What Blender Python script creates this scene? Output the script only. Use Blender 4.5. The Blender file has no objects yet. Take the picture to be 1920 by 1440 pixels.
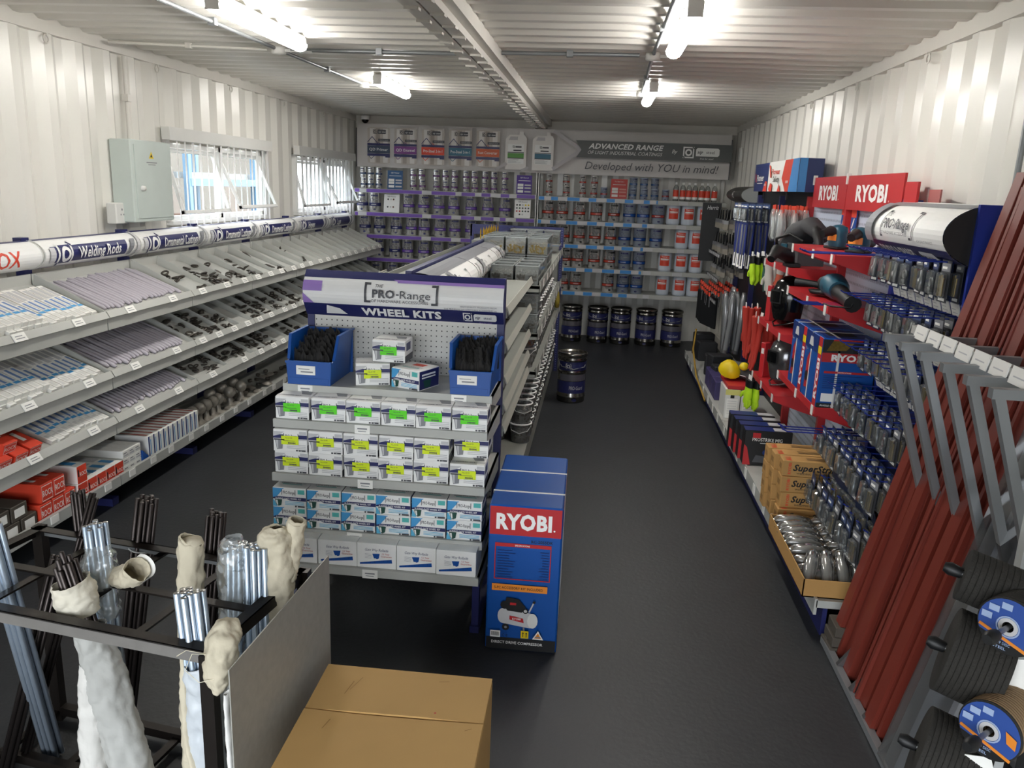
import bpy, bmesh, math, random
from mathutils import Vector, Matrix
random.seed(7)
PI = math.pi
C = bpy.context.scene.collection
SC = bpy.context.scene

# ---------------------------------------------------------------- camera, light, exposure
def cam_axes(yaw, pitch, roll):
    f = Vector((math.sin(yaw)*math.cos(pitch), math.cos(yaw)*math.cos(pitch), -math.sin(pitch)))
    r = Vector((math.cos(yaw), -math.sin(yaw), 0))
    dn = f.cross(r)
    c, s = math.cos(roll), math.sin(roll)
    return c*r + s*dn, -s*r + c*dn, f
_r, _d, _f = cam_axes(math.radians(-5.652), math.radians(13.86), math.radians(-2.223))
cam = bpy.data.cameras.new('camera'); cam.lens = 28.125; cam.sensor_width = 36; cam.clip_start = 0.05; cam.clip_end = 200
camo = bpy.data.objects.new('camera', cam); C.objects.link(camo)
_u = -_d; _b = -_f
camo.matrix_world = Matrix(((_r.x, _u.x, _b.x, 0), (_r.y, _u.y, _b.y, 0), (_r.z, _u.z, _b.z, 1.89), (0, 0, 0, 1)))
SC.camera = camo

w = bpy.data.worlds.new('sky'); SC.world = w; w.use_nodes = True
_n = w.node_tree.nodes; _bg = _n['Background']
_bg.inputs[0].default_value = (0.90, 0.95, 1.0, 1); _bg.inputs[1].default_value = 4.6
sun = bpy.data.lights.new('sun', 'SUN'); sun.energy = 3.0; sun.angle = 0.02; sun.color = (1, .95, .88)
so = bpy.data.objects.new('sun', sun); C.objects.link(so); so.rotation_euler = (math.radians(-18), math.radians(32), 0)
SC.view_settings.view_transform = 'Standard'; SC.view_settings.look = 'None'
SC.view_settings.gamma = 1; SC.view_settings.use_curve_mapping = False
SC.view_settings.exposure = 0.92
TUBE = 36.0            # emission of the ceiling luminaires
def portal(name, loc, rot, sx, sy):
    l = bpy.data.lights.new(name, 'AREA'); l.shape = 'RECTANGLE'; l.size = sx; l.size_y = sy
    l.cycles.is_portal = True
    o = bpy.data.objects.new(name, l); C.objects.link(o); o.location = loc; o.rotation_euler = rot
portal('doorway_portal', (-0.98, -1.55, 1.15), (math.radians(90), 0, 0), 3.6, 2.3)
portal('window_portal', (-3.30, 6.69, 1.83), (0, math.radians(-90), 0), .57, 1.7)
portal('window_portal', (-3.30, 9.29, 1.83), (0, math.radians(-90), 0), .57, 1.8)
SC.cycles.max_bounces = 9; SC.cycles.diffuse_bounces = 5; SC.cycles.glossy_bounces = 4
SC.cycles.transparent_max_bounces = 24; SC.cycles.transmission_bounces = 6
SC.cycles.caustics_reflective = False; SC.cycles.caustics_refractive = False
SC.cycles.sample_clamp_indirect = 6
SC.cycles.use_denoising = True

# ---------------------------------------------------------------- materials
def lin(h):
    v = [int(h[i:i+2], 16)/255 for i in (0, 2, 4)]
    return tuple((c/12.92 if c <= .04045 else ((c+.055)/1.055)**2.4) for c in v) + (1,)
MATS = {}
def mat(name, hexc, rough=.5, metal=0.0, var=.06, scale=6.0, bump=0.0, bscale=60, coat=0, spec=.5):
    """principled material with a faint procedural tone variation and optional fine relief"""
    if name in MATS: return MATS[name]
    m = bpy.data.materials.new(name); m.use_nodes = True; nt = m.node_tree; b = nt.nodes['Principled BSDF']
    c = lin(hexc)
    tc = nt.nodes.new('ShaderNodeTexCoord')
    if var:
        no = nt.nodes.new('ShaderNodeTexNoise'); no.inputs['Scale'].default_value = scale; no.inputs['Detail'].default_value = 3
        nt.links.new(tc.outputs['Object'], no.inputs['Vector'])
        mx = nt.nodes.new('ShaderNodeMix'); mx.data_type = 'RGBA'
        mx.inputs['A'].default_value = tuple(x*(1-var) for x in c[:3])+(1,)
        mx.inputs['B'].default_value = tuple(min(1, x*(1+var)) for x in c[:3])+(1,)
        nt.links.new(no.outputs['Fac'], mx.inputs['Factor']); nt.links.new(mx.outputs['Result'], b.inputs['Base Color'])
    else:
        b.inputs['Base Color'].default_value = c
    b.inputs['Roughness'].default_value = rough; b.inputs['Metallic'].default_value = metal
    b.inputs['Specular IOR Level'].default_value = spec
    b.inputs['Coat Weight'].default_value = coat
    if bump:
        n2 = nt.nodes.new('ShaderNodeTexNoise'); n2.inputs['Scale'].default_value = bscale
        nt.links.new(tc.outputs['Object'], n2.inputs['Vector'])
        bp = nt.nodes.new('ShaderNodeBump'); bp.inputs['Strength'].default_value = bump; bp.inputs['Distance'].default_value = .004
        nt.links.new(n2.outputs['Fac'], bp.inputs['Height']); nt.links.new(bp.outputs['Normal'], b.inputs['Normal'])
    MATS[name] = m
    return m
def emit(name, col, strength):
    m = bpy.data.materials.new(name); m.use_nodes = True; nt = m.node_tree; b = nt.nodes['Principled BSDF']
    b.inputs['Emission Color'].default_value = col; b.inputs['Emission Strength'].default_value = strength
    MATS[name] = m; return m
def clear(name, tint, gloss=.12, haze=.0, rough=.05):
    """clear plastic or glass: mostly see-through with a glossy face and a little milky scatter"""
    m = bpy.data.materials.new(name); m.use_nodes = True; nt = m.node_tree; nt.nodes.clear()
    out = nt.nodes.new('ShaderNodeOutputMaterial')
    tr = nt.nodes.new('ShaderNodeBsdfTransparent'); tr.inputs[0].default_value = lin(tint)
    gl = nt.nodes.new('ShaderNodeBsdfGlossy'); gl.inputs['Roughness'].default_value = rough
    df = nt.nodes.new('ShaderNodeBsdfDiffuse'); df.inputs[0].default_value = lin('dfe3e2')
    lw = nt.nodes.new('ShaderNodeLayerWeight'); lw.inputs['Blend'].default_value = .25
    ad = nt.nodes.new('ShaderNodeMath'); ad.operation = 'MULTIPLY_ADD'; ad.inputs[1].default_value = .6; ad.inputs[2].default_value = gloss
    nt.links.new(lw.outputs['Fresnel'], ad.inputs[0])
    m1 = nt.nodes.new('ShaderNodeMixShader'); m1.inputs[0].default_value = haze
    nt.links.new(tr.outputs[0], m1.inputs[1]); nt.links.new(df.outputs[0], m1.inputs[2])
    m2 = nt.nodes.new('ShaderNodeMixShader'); nt.links.new(ad.outputs[0], m2.inputs[0])
    nt.links.new(m1.outputs[0], m2.inputs[1]); nt.links.new(gl.outputs[0], m2.inputs[2])
    nt.links.new(m2.outputs[0], out.inputs['Surface']); MATS[name] = m; return m
def dotted(name, hexc, dot, pu, pv, ru, rv, axes='xz', rough=.45):
    """painted panel with a regular grid of small punched dots (too small to model)"""
    m = mat(name, hexc, rough, 0, .04); nt = m.node_tree; b = nt.nodes['Principled BSDF']
    tc = nt.nodes.new('ShaderNodeTexCoord'); sp = nt.nodes.new('ShaderNodeSeparateXYZ'); nt.links.new(tc.outputs['Object'], sp.inputs[0])
    def cell(ax, p, r):
        a = nt.nodes.new('ShaderNodeMath'); a.operation = 'PINGPONG'; a.inputs[1].default_value = p/2
        nt.links.new(sp.outputs['XYZ'.index(ax.upper())], a.inputs[0])
        d = nt.nodes.new('ShaderNodeMath'); d.operation = 'DIVIDE'; d.inputs[1].default_value = r; nt.links.new(a.outputs[0], d.inputs[0])
        s = nt.nodes.new('ShaderNodeMath'); s.operation = 'POWER'; s.inputs[1].default_value = 2; nt.links.new(d.outputs[0], s.inputs[0]); return s
    a, c = cell(axes[0], pu, ru), cell(axes[1], pv, rv)
    s = nt.nodes.new('ShaderNodeMath'); s.operation = 'ADD'; nt.links.new(a.outputs[0], s.inputs[0]); nt.links.new(c.outputs[0], s.inputs[1])
    l = nt.nodes.new('ShaderNodeMath'); l.operation = 'LESS_THAN'; l.inputs[1].default_value = 1; nt.links.new(s.outputs[0], l.inputs[0])
    mx = nt.nodes.new('ShaderNodeMix'); mx.data_type = 'RGBA'
    src = b.inputs['Base Color'].links[0].from_socket
    nt.links.new(src, mx.inputs['A']); mx.inputs['B'].default_value = lin(dot)
    nt.links.new(l.outputs[0], mx.inputs['Factor']); nt.links.new(mx.outputs['Result'], b.inputs['Base Color']); return m

WALL = mat('wall_paint', 'e2e0d9', .26, 0, .025, 1.2, .05, 9)
CEIL = mat('ceiling_paint', 'd9d6cf', .30, 0, .03, 1.5)
RAIL = mat('rail_paint', 'd6d3cc', .4)
FLOOR = mat('rubber_floor', '2b2d30', .5, 0, .25, 3, .35, 42)
WHITE = mat('white', 'f0f0ee', .45); OFFW = mat('off_white', 'dcdcd8', .5); PAPER = mat('paper', 'f2f1ec', .6)
GREY = mat('shelf_grey', 'b4b5b0', .42); GREYD = mat('shelf_grey_dark', '8c8e8b', .5)
LGREY = mat('print_grey', 'c4c4c6', .5); MGREY = mat('print_mid_grey', '85878c', .5); DGREY = mat('print_dark_grey', '4c4d52', .5)
NAVY = mat('navy', '262a5e', .4); NAVYP = mat('navy_post', '23275a', .42); BLACK = mat('black', '111214', .5)
GLOSSBLK = mat('gloss_black', '0c0d0e', .12); BLUE = mat('royal_blue', '0d4d9c', .38); DBLUE = mat('deep_blue', '15306e', .4)
PBLUE = mat('panel_blue', '1a2f8a', .4); SKY = mat('sky_blue', '4a9fd8', .45); CYAN = mat('cyan', '5fb7dd', .45)
RED = mat('red', 'b5262b', .42); ORED = mat('orange_red', 'd8452e', .45); BRED = mat('brick_red', 'b5402f', .5)
ORANGE = mat('orange', 'e58a2c', .5); YELLOW = mat('yellow', 'e0c413', .45); LIME = mat('lime_tag', '5fe01f', .55); YLIME = mat('yellow_tag', 'dbf01c', .55)
PURPLE = mat('purple', '6d4aa8', .45); PLUM = mat('plum', '7a3f86', .45); PURPL2 = mat('pale_purple', '9a7cc4', .45)
STRIPBLUE = mat('strip_blue', '2f86cf', .45); SILVER = mat('tin_silver', 'f0efed', .2, .75, .04, 3); TINLID = mat('tin_lid', 'b9b8b5', .28, 1.0)
ZINC = mat('zinc_rod', 'bccbdb', .3, .7, .10, 30); DARKSTEEL = mat('dark_steel', '4b4543', .36, .9, .2, 20)
GALV = mat('galvanised', 'a3a29b', .5, .25, .16, 45, .1, 70); STEELGREY = mat('grey_steel', '8d9092', .42, .5, .06); RAWSTEEL = mat('raw_steel', '8f8f90', .34, .9, .15, 12)
BLKSTEEL = mat('black_steel', '2b2623', .34, .6, .2, 14); CASTING = mat('cast_iron', '55504a', .42, .6, .2, 40); BALLST = mat('steel_ball', '9a948a', .35, .3)
KRAFT = mat('kraft', 'b48f57', .75, 0, .08, 5, .05, 120); KRAFTD = mat('kraft_dark', '8f6b3a', .8); KRAFT2 = mat('kraft_carton', 'b48a50', .7, 0, .08, 5)
CANVAS = mat('sacking', 'c9c0aa', .85, 0, .16, 14, .6, 50); CLOTHW = mat('sacking_grey', 'aeaeaa', .75, 0, .2, 9, .6, 40)
OXIDE = mat('red_oxide', '732e23', .42, 0, .10, 4, .1, 30); DISCBLK = mat('abrasive_black', '262420', .85, 0, .3, 60, .5, 200); DISCBRN = mat('abrasive_brown', '8d7355', .8, 0, .2, 60)
MDISC = mat('disc_blue', '2f4f9a', .45); TEAL = mat('tool_teal', '1d4f63', .4); DKGREEN = mat('dark_green', '1e4a3f', .5); LGREEN = mat('print_green', '5f9a4a', .5)
GLOVEG = mat('glove_grey', 'c3c1ba', .85); GLOVER = mat('glove_red', 'b03226', .8); GLOVELIME = mat('glove_lime', 'b7e022', .75)
BRISTLE = mat('bristle', '22201e', .8); SKIN_PAD = mat('dark_grey_bag', '3f4043', .7); DBGREY = mat('db_box_grey', 'c3cdc8', .4)
PEG = dotted('pegboard_grey', 'c9c8c2', '3a3a38', .025, .025, .0032, .0032, 'xz')
PEGW = dotted('pegboard_blue_white', 'c6d2e4', '4d5a72', .019, .05, .0035, .009, 'xz')
POSTD = dotted('slotted_post', '23275a', '6d73a8', .5, .025, .004, .006, 'xz')
GLASS = clear('glass', 'f4fafa', .04); PLASTIC = clear('clear_plastic', 'eef2f2', .16, .10); MILKY = clear('milky_plastic', 'f4f7f8', .08, .34, .2)
BUCKETP = clear('bucket_plastic', 'e4e8e8', .10, .18); SHRINK = clear('shrink_wrap', 'f2f2f2', .10, .08, .12)
LAMP = emit('luminaire_glow', (1, .97, .92, 1), TUBE)
BLIND = mat('blind_fabric', 'f3f3f1', .8)
def translucent(m, amt, col):
    nt = m.node_tree; out = nt.nodes['Material Output']; b = nt.nodes['Principled BSDF']
    t = nt.nodes.new('ShaderNodeBsdfTranslucent'); t.inputs[0].default_value = lin(col)
    x = nt.nodes.new('ShaderNodeMixShader'); x.inputs[0].default_value = amt
    nt.links.new(b.outputs[0], x.inputs[1]); nt.links.new(t.outputs[0], x.inputs[2]); nt.links.new(x.outputs[0], out.inputs['Surface'])
translucent(BLIND, .7, 'ffffff')

# ---------------------------------------------------------------- mesh helpers
_TX = {}
def textmesh(s, bold=0, italic=0):
    k = (s, bold, italic)
    if k in _TX: return _TX[k]
    cu = bpy.data.curves.new('lettering', 'FONT'); cu.body = s; cu.size = 1; cu.resolution_u = 2; cu.offset = .018*bold; cu.shear = .28*italic
    cu.space_character = 1 + .03*bold
    o = bpy.data.objects.new('lettering', cu)
    me = o.to_mesh()
    vs = [(v.co.x, v.co.y) for v in me.vertices]; fs = [tuple(p.vertices) for p in me.polygons]
    o.to_mesh_clear(); bpy.data.objects.remove(o); bpy.data.curves.remove(cu)
    if not vs: vs = [(0, 0)]
    x0 = min(v[0] for v in vs); x1 = max(v[0] for v in vs)
    H = .73
    r = ([((x-x0)/H, y/H) for x, y in vs], fs, (x1-x0)/H)
    _TX[k] = r
    return r

class MB:
    def __init__(s): s.v = []; s.f = []; s.m = []; s.sm = []; s.X = None; s.layer = 0
    def add(s, pts, faces, mi=0, smooth=False):
        o = len(s.v)
        s.v += [tuple(s.X @ Vector(p)) if s.X is not None else tuple(p) for p in pts]
        for i, f in enumerate(faces):
            s.f.append(tuple(o+k for k in f)); s.m.append(mi[i] if isinstance(mi, (list, tuple)) else mi); s.sm.append(smooth)
    def box(s, x0, x1, y0, y1, z0, z1, mi=0):
        p = [(x, y, z) for z in (z0, z1) for y in (y0, y1) for x in (x0, x1)]
        s.add(p, [(0, 2, 3, 1), (4, 5, 7, 6), (0, 1, 5, 4), (2, 6, 7, 3), (0, 4, 6, 2), (1, 3, 7, 5)], mi); return s
    def cbox(s, x0, x1, y0, y1, z0, z1, c, mi=0):
        """box with chamfered vertical and top edges"""
        def ring(z, i): return [(x0+i+c, y0+i, z), (x1-i-c, y0+i, z), (x1-i, y0+i+c, z), (x1-i, y1-i-c, z), (x1-i-c, y1-i, z), (x0+i+c, y1-i, z), (x0+i, y1-i-c, z), (x0+i, y0+i+c, z)]
        R = [ring(z0, c), ring(z0+c, 0), ring(z1-c, 0), ring(z1, c)]
        pts = sum(R, []); fs = [tuple(range(7, -1, -1)), tuple(range(24, 32))]
        for k in range(3):
            for i in range(8): j = (i+1) % 8; fs.append((k*8+i, k*8+j, k*8+8+j, k*8+8+i))
        s.add(pts, fs, mi); return s
    def prism(s, poly, ax, a, b, mi=0):
        """polygon (two coords, in cyclic axis order after ax) extruded along ax from a to b"""
        def P(t, q): return {'x': (t, q[0], q[1]), 'y': (q[0], t, q[1]), 'z': (q[0], q[1], t)}[ax]
        n = len(poly); pts = [P(a, q) for q in poly]+[P(b, q) for q in poly]
        s.add(pts, [tuple(range(n)), tuple(range(2*n-1, n-1, -1))]+[(i, n+i, n+(i+1) % n, (i+1) % n) for i in range(n)], mi); return s
    def lathe(s, prof, n=16, mi=0, smooth=True, a0=0, a1=2*PI, sx=1, sy=1):
        full = abs(a1-a0-2*PI) < 1e-6; m = n if full else n+1; pts = []
        for r, z in prof:
            for i in range(m): t = a0+(a1-a0)*i/n; pts.append((r*math.cos(t)*sx, r*math.sin(t)*sy, z))
        fs = []; ms = []
        for k in range(len(prof)-1):
            for i in range(n):
                j = (i+1) % m; fs.append((k*m+i, k*m+j, (k+1)*m+j, (k+1)*m+i)); ms.append(mi[k] if isinstance(mi, (list, tuple)) else mi)
        s.add(pts, fs, ms, smooth); return s
    def tube(s, path, r, n=8, mi=0, cap=True, smooth=True, flat=1.0):
        path = [Vector(p) for p in path]; rs = r if isinstance(r, (list, tuple)) else [r]*len(path); pts = []
        up = None
        for i, p in enumerate(path):
            d = (path[min(i+1, len(path)-1)]-path[max(i-1, 0)]).normalized()
            if up is None: up = Vector((0, 0, 1)) if abs(d.z) < .9 else Vector((1, 0, 0))
            a = d.cross(up).normalized(); b = a.cross(d).normalized(); up = b
            for k in range(n): t = 2*PI*k/n; pts.append(tuple(p+(a*math.cos(t)+b*math.sin(t)*flat)*rs[i]))
        fs = [(i*n+k, i*n+(k+1) % n, (i+1)*n+(k+1) % n, (i+1)*n+k) for i in range(len(path)-1) for k in range(n)]
        s.add(pts, fs, mi, smooth)
        if cap:
            e = (len(path)-1)*n
            s.add(pts, [tuple(range(n-1, -1, -1)), tuple(range(e, e+n))], mi)
        return s
    def bar(s, p, q, w, h, mi=0, up=(0, 0, 1)):
        p, q = Vector(p), Vector(q); d = (q-p).normalized(); up = Vector(up)
        if abs(d.dot(up)) > .95: up = Vector((0, 1, 0))
        a = d.cross(up).normalized()*w/2; b = a.cross(d).normalized()*h/2
        pts = [tuple(c+i*a+j*b) for c in (p, q) for i, j in ((-1, -1), (1, -1), (1, 1), (-1, 1))]
        s.add(pts, [(3, 2, 1, 0), (4, 5, 6, 7), (0, 1, 5, 4), (1, 2, 6, 5), (2, 3, 7, 6), (3, 0, 4, 7)], mi); return s
    def ball(s, c, r, n=12, mi=0, sx=1, sy=1, sz=1):
        k = n//2; old = s.X
        s.X = (old or Matrix()) @ Matrix.Translation(c)
        s.lathe([(max(1e-4, math.sin(PI*i/k))*r, -math.cos(PI*i/k)*r*sz) for i in range(k+1)], n, mi, True, sx=sx, sy=sy); s.X = old; return s
    def torus(s, c, R, r, n=12, k=6, mi=0, ax=(0, 0, 1), z=1.0):
        old = s.X; s.X = (old or Matrix()) @ Matrix.Translation(c) @ Vector((0, 0, 1)).rotation_difference(Vector(ax)).to_matrix().to_4x4()
        s.lathe([(R+r*math.cos(2*PI*i/k), r*z*math.sin(2*PI*i/k)) for i in range(k+1)], n, mi, True); s.X = old; return s
    # -- flat print on a mapped surface: fn(u, v, d) gives the point d above the surface
    def art(s, fn, step=.0003, cuts=None): s.fn = fn; s.step = step; s.layer = 1; s.cuts = cuts; return s
    def put2(s, vs, fs, mi):
        """flat figure onto the mapped face; on a curved face it is first cut into strips so that it follows the curve"""
        d = s._d()
        if s.cuts and fs:
            lo, hi = min(v[1] for v in vs), max(v[1] for v in vs); cs = [c for c in s.cuts if lo < c < hi]
            if cs:
                bm = bmesh.new(); bv = [bm.verts.new((x, y, 0)) for x, y in vs]
                for f in fs:
                    try: bm.faces.new([bv[i] for i in f])
                    except ValueError: pass
                for c in cs: bmesh.ops.bisect_plane(bm, geom=bm.verts[:]+bm.edges[:]+bm.faces[:], plane_co=(0, c, 0), plane_no=(0, 1, 0))
                bm.verts.index_update(); vs = [(v.co.x, v.co.y) for v in bm.verts]; fs = [tuple(v.index for v in f.verts) for f in bm.faces]; bm.free()
        s.add([s.fn(u, v, d) for u, v in vs], fs, mi); return s
    def _d(s): s.layer += 1; return s.step*s.layer
    def rect(s, u0, v0, u1, v1, mi=0, nu=1, nv=1, skew=0):
        if s.cuts and nv < 8 and nu == 1: return s.put2([(u0, v0), (u1, v0), (u1, v1), (u0, v1)], [(0, 1, 2, 3)], mi)
        d = s._d(); pts = []; fs = []
        for j in range(nv+1):
            for i in range(nu+1): pts.append(s.fn(u0+(u1-u0)*i/nu+skew*j/nv, v0+(v1-v0)*j/nv, d))
        for j in range(nv):
            for i in range(nu): a = j*(nu+1)+i; fs.append((a, a+1, a+nu+2, a+nu+1))
        s.add(pts, fs, mi); return s
    def shape(s, pl, mi=0): return s.put2(pl, [tuple(range(len(pl)))], mi)
    def line(s, a, b, w, mi=0):
        dx, dy = b[0]-a[0], b[1]-a[1]; l = math.hypot(dx, dy); nx, ny = -dy/l*w/2, dx/l*w/2
        return s.shape([(a[0]-nx, a[1]-ny), (b[0]-nx, b[1]-ny), (b[0]+nx, b[1]+ny), (a[0]+nx, a[1]+ny)], mi)
    def frame(s, u0, v0, u1, v1, t, mi=0):
        for q in ((u0, v0, u1, v0+t), (u0, v1-t, u1, v1), (u0, v0+t, u0+t, v1-t), (u1-t, v0+t, u1, v1-t)): s.rect(*q, mi); s.layer -= 1
        s.layer += 1; return s
    def disc(s, u, v, r, mi=0, n=16, ry=None):
        ry = ry or r; return s.shape([(u+r*math.cos(2*PI*i/n), v+ry*math.sin(2*PI*i/n)) for i in range(n)], mi)
    def ring(s, u, v, r0, r1, mi=0, n=16):
        pts = []
        for r in (r0, r1): pts += [(u+r*math.cos(2*PI*i/n), v+r*math.sin(2*PI*i/n)) for i in range(n)]
        return s.put2(pts, [(i, (i+1) % n, n+(i+1) % n, n+i) for i in range(n)], mi)
    def text(s, t, u, v, h, mi=0, al='l', bold=0, italic=0, wmax=None, sx=1.0, turn=0):
        vs, fs, wd = textmesh(t, bold, italic); kx = h*sx
        if wmax: kx = wmax/wd
        off = {'l': 0, 'c': -wd*kx/2, 'r': -wd*kx}[al]
        if turn:   # lettering that runs upwards
            return s.put2([(u-y*h, v+off+x*kx) for x, y in vs], fs, mi)
        return s.put2([(u+off+x*kx, v+y*h) for x, y in vs], fs, mi)
    def logo(s, u, v, h, mi, bg):
        """ring-in-square emblem plus rounded name plate"""
        s.rect(u, v, u+h, v+h, mi); s.rect(u+.12*h, v+.12*h, u+.88*h, v+.88*h, bg); s.line((u, v+.16*h), (u+.16*h, v), .1*h, bg); s.line((u+.84*h, v+h), (u+h, v+.84*h), .1*h, bg)
        s.ring(u+h/2, v+h/2, .17*h, .32*h, mi); return s
    def plate(s, u, v, h, w_, mi, bg, txt):
        c = .18*h; s.shape([(u, v), (u+w_-c, v), (u+w_, v+c), (u+w_, v+h-c), (u+w_-c, v+h), (u+c, v+h), (u, v+h-c)], mi)
        if txt: s.text('njr', u+.08*w_, v+.3*h, .42*h, bg, bold=1.6); s.text('steel', u+.44*w_, v+.3*h, .42*h, bg)
        return s
    def mesh(s, mats, name='mesh'):
        me = bpy.data.meshes.new(name); me.from_pydata(s.v, [], s.f)
        for m in (mats if isinstance(mats, (list, tuple)) else [mats]): me.materials.append(m)
        me.polygons.foreach_set('material_index', s.m); me.polygons.foreach_set('use_smooth', s.sm); me.update(); return me
    def build(s, name, mats, parent=None, loc=None, rot=None):
        o = bpy.data.objects.new(name, s.mesh(mats, name)); C.objects.link(o)
        if parent: o.parent = parent
        if loc: o.location = loc
        if rot: o.rotation_euler = rot if isinstance(rot, (tuple, list)) else (0, 0, rot)
        return o
def tag(o, label, cat, group=None):
    o['label'] = label; o['category'] = cat
    if group: o['group'] = group
    return o
def thing(name, label, cat, loc=(0, 0, 0), rot=0, group=None):
    o = bpy.data.objects.new(name, None); C.objects.link(o); o.location = loc; o.empty_display_size = .05
    o.rotation_euler = rot if isinstance(rot, (tuple, list)) else (0, 0, rot)
    return tag(o, label, cat, group)
KIDS = {}
def kids(o):
    if o.name not in KIDS: KIDS[o.name] = list(o.children)
    return KIDS[o.name]
def dup(root, loc, rot=None, label=None, group=None, scale=None):
    r = root.copy(); C.objects.link(r); r.location = loc
    if rot is not None: r.rotation_euler = rot if isinstance(rot, (tuple, list)) else (0, 0, rot)
    if scale: r.scale = scale
    if label: r['label'] = label
    if group: r['group'] = group
    for ch in kids(root):
        c = ch.copy(); C.objects.link(c); c.parent = r
        for g in kids(ch):
            d = g.copy(); C.objects.link(d); d.parent = c
    return r
def twin(o, parent, loc=None, rot=None):
    c = o.copy(); C.objects.link(c); c.parent = parent
    if loc is not None: c.location = loc
    if rot is not None: c.rotation_euler = rot
    return c
class Lot:
    """the first call places the original, later calls place copies of it"""
    def __init__(s, root): s.root = root; s.used = False
    def put(s, loc, rot=None, label=None, group=None, scale=None):
        if s.used: return dup(s.root, loc, rot, label, group, scale)
        s.used = True; o = s.root; kids(o)
        for c in kids(o): kids(c)
        o.location = loc
        if rot is not None: o.rotation_euler = rot if isinstance(rot, (tuple, list)) else (0, 0, rot)
        if label: o['label'] = label
        if group: o['group'] = group
        if scale: o.scale = scale
        return o
def struct(o): o['kind'] = 'structure'; return o
def flat(ox, oy, oz, face):
    """map for print on a plane whose lower left corner is (ox, oy, oz); face is the side it looks to"""
    return {'-y': lambda u, v, d: (ox+u, oy-d, oz+v), '+x': lambda u, v, d: (ox+d, oy+u, oz+v), '-x': lambda u, v, d: (ox-d, oy-u, oz+v),
            'up': lambda u, v, d: (ox+u, oy+v, oz+d), '+y': lambda u, v, d: (ox-u, oy+d, oz+v)}[face]
ORD = 'zeroth first second third fourth fifth sixth seventh eighth ninth tenth eleventh twelfth thirteenth fourteenth fifteenth sixteenth seventeenth eighteenth nineteenth twentieth twenty-first twenty-second twenty-third twenty-fourth twenty-fifth twenty-sixth twenty-seventh twenty-eighth twenty-ninth thirtieth thirty-first'.split()
U = random.uniform

# ================================================================ THE ROOM
XL, XR, YB, YF, H = -3.18, 1.62, 10.55, -1.5, 2.70
def corr(u0, u1, z0, z1, holes, put, pitch=.28, depth=.036, ph=0.0):
    """vertical corrugated sheet; put(u, off, z) gives the point; holes are (ua, ub, za, zb)"""
    P = [(0, 0), (.25, 0), (.5, 1), (.75, 1), (1, 0)]
    def off(u):
        t = ((u-ph)/pitch) % 1
        for (a, p), (b, q) in zip(P, P[1:]):
            if t <= b: return depth*(p+(q-p)*(t-a)/(b-a))
        return 0
    us = {u0, u1}
    k = math.floor((u0-ph)/pitch)
    while ph+k*pitch < u1+pitch:
        for q in (0, .25, .5, .75):
            v = ph+(k+q)*pitch
            if u0 < v < u1: us.add(v)
        k += 1
    for h in holes: us |= {h[0], h[1]}
    us = sorted(us); mb = MB()
    for a, b in zip(us, us[1:]):
        if b-a < 1e-6: continue
        mid = (a+b)/2; zs = [(z0, z1)]
        for h in holes:
            if h[0] < mid < h[1]: zs = [(z0, h[2]), (h[3], z1)]
        for za, zb in zs:
            mb.add([put(a, off(a+1e-7), za), put(b, off(b-1e-7), za), put(b, off(b-1e-7), zb), put(a, off(a+1e-7), zb)], [(0, 1, 2, 3)])
    return mb
WIN = [(5.83, 7.55, 1.54, 2.11), (8.39, 10.20, 1.54, 2.11)]
struct(corr(YF-.05, YB+.05, 0, H, WIN, lambda u, o, z: (XL-.006-o, u, z), ph=.06).build('wall_left', WALL))
struct(corr(YF-.05, YB+.05, 0, H, [], lambda u, o, z: (XR+.006+o, u, z), ph=.10).build('wall_right', WALL))
struct(corr(XL-.05, XR+.05, 0, H, [], lambda u, o, z: (u, YB+.0+o, z)).build('wall_back', WALL))
struct(corr(XL-.05, XR+.05, 0, H, [(-2.75, .80, 0, 2.3)], lambda u, o, z: (u, YF-o, z)).build('wall_front', WALL))
mb = MB(); mb.box(XL-.06, XR+.06, YF-.06, YB+.06, -.06, 0); struct(mb.build('floor', FLOOR))
mb = MB(); p = .2; k = 0; y = YF
while y < YB:    # roof sheet: ribs run across the room
    for a, b, za, zb in ((0, .055, H, H), (.055, .10, H, H+.024), (.10, .155, H+.024, H+.024), (.155, .2, H+.024, H)):
        mb.add([(XL-.06, y+a, za), (XR+.06, y+a, za), (XR+.06, y+b, zb), (XL-.06, y+b, zb)], [(0, 3, 2, 1)])
    y += p
mb.add([(XL-.06, YF-.1, H+.06), (XR+.06, YF-.1, H+.06), (XR+.06, YB+.1, H+.06), (XL-.06, YB+.1, H+.06)], [(0, 1, 2, 3)])
struct(mb.build('ceiling', CEIL))
# top rails of the two steel boxes and the double beam where they join
for nm, x0, x1, y0, y1, z0, z1 in (('trim_1', XL-.05, XL+.004, YF, YB, 2.634, 2.72), ('trim_2', XR-.004, XR+.05, YF, YB, 2.634, 2.72), ('trim_3', XL, XR, YB-.05, YB+.02, 2.60, 2.72)):
    b = MB(); b.box(x0, x1, y0, y1, z0, z1); struct(b.build(nm, RAIL))
bm_ = MB(); bm_.prism([(-.863, 2.60), (-.788, 2.60), (-.788, 2.705), (-.863, 2.705)], 'y', 0, 1)
beam = MB()
for x0, x1 in ((-.865, -.790), (-.780, -.715)): beam.box(x0, x1, YF, YB-.05, 2.60, 2.705)
beam.box(-.715, -.665, YF, YB-.05, 2.635, 2.705)
bo = struct(beam.build('trim_4', RAIL)); bo.name = 'trim_4'
lug = MB(); lug.bar((-.03, 0, 0), (.025, .012, 0), .014, .012); lug.bar((.025, .012, 0), (.03, .035, -.004), .012, .012)
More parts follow.
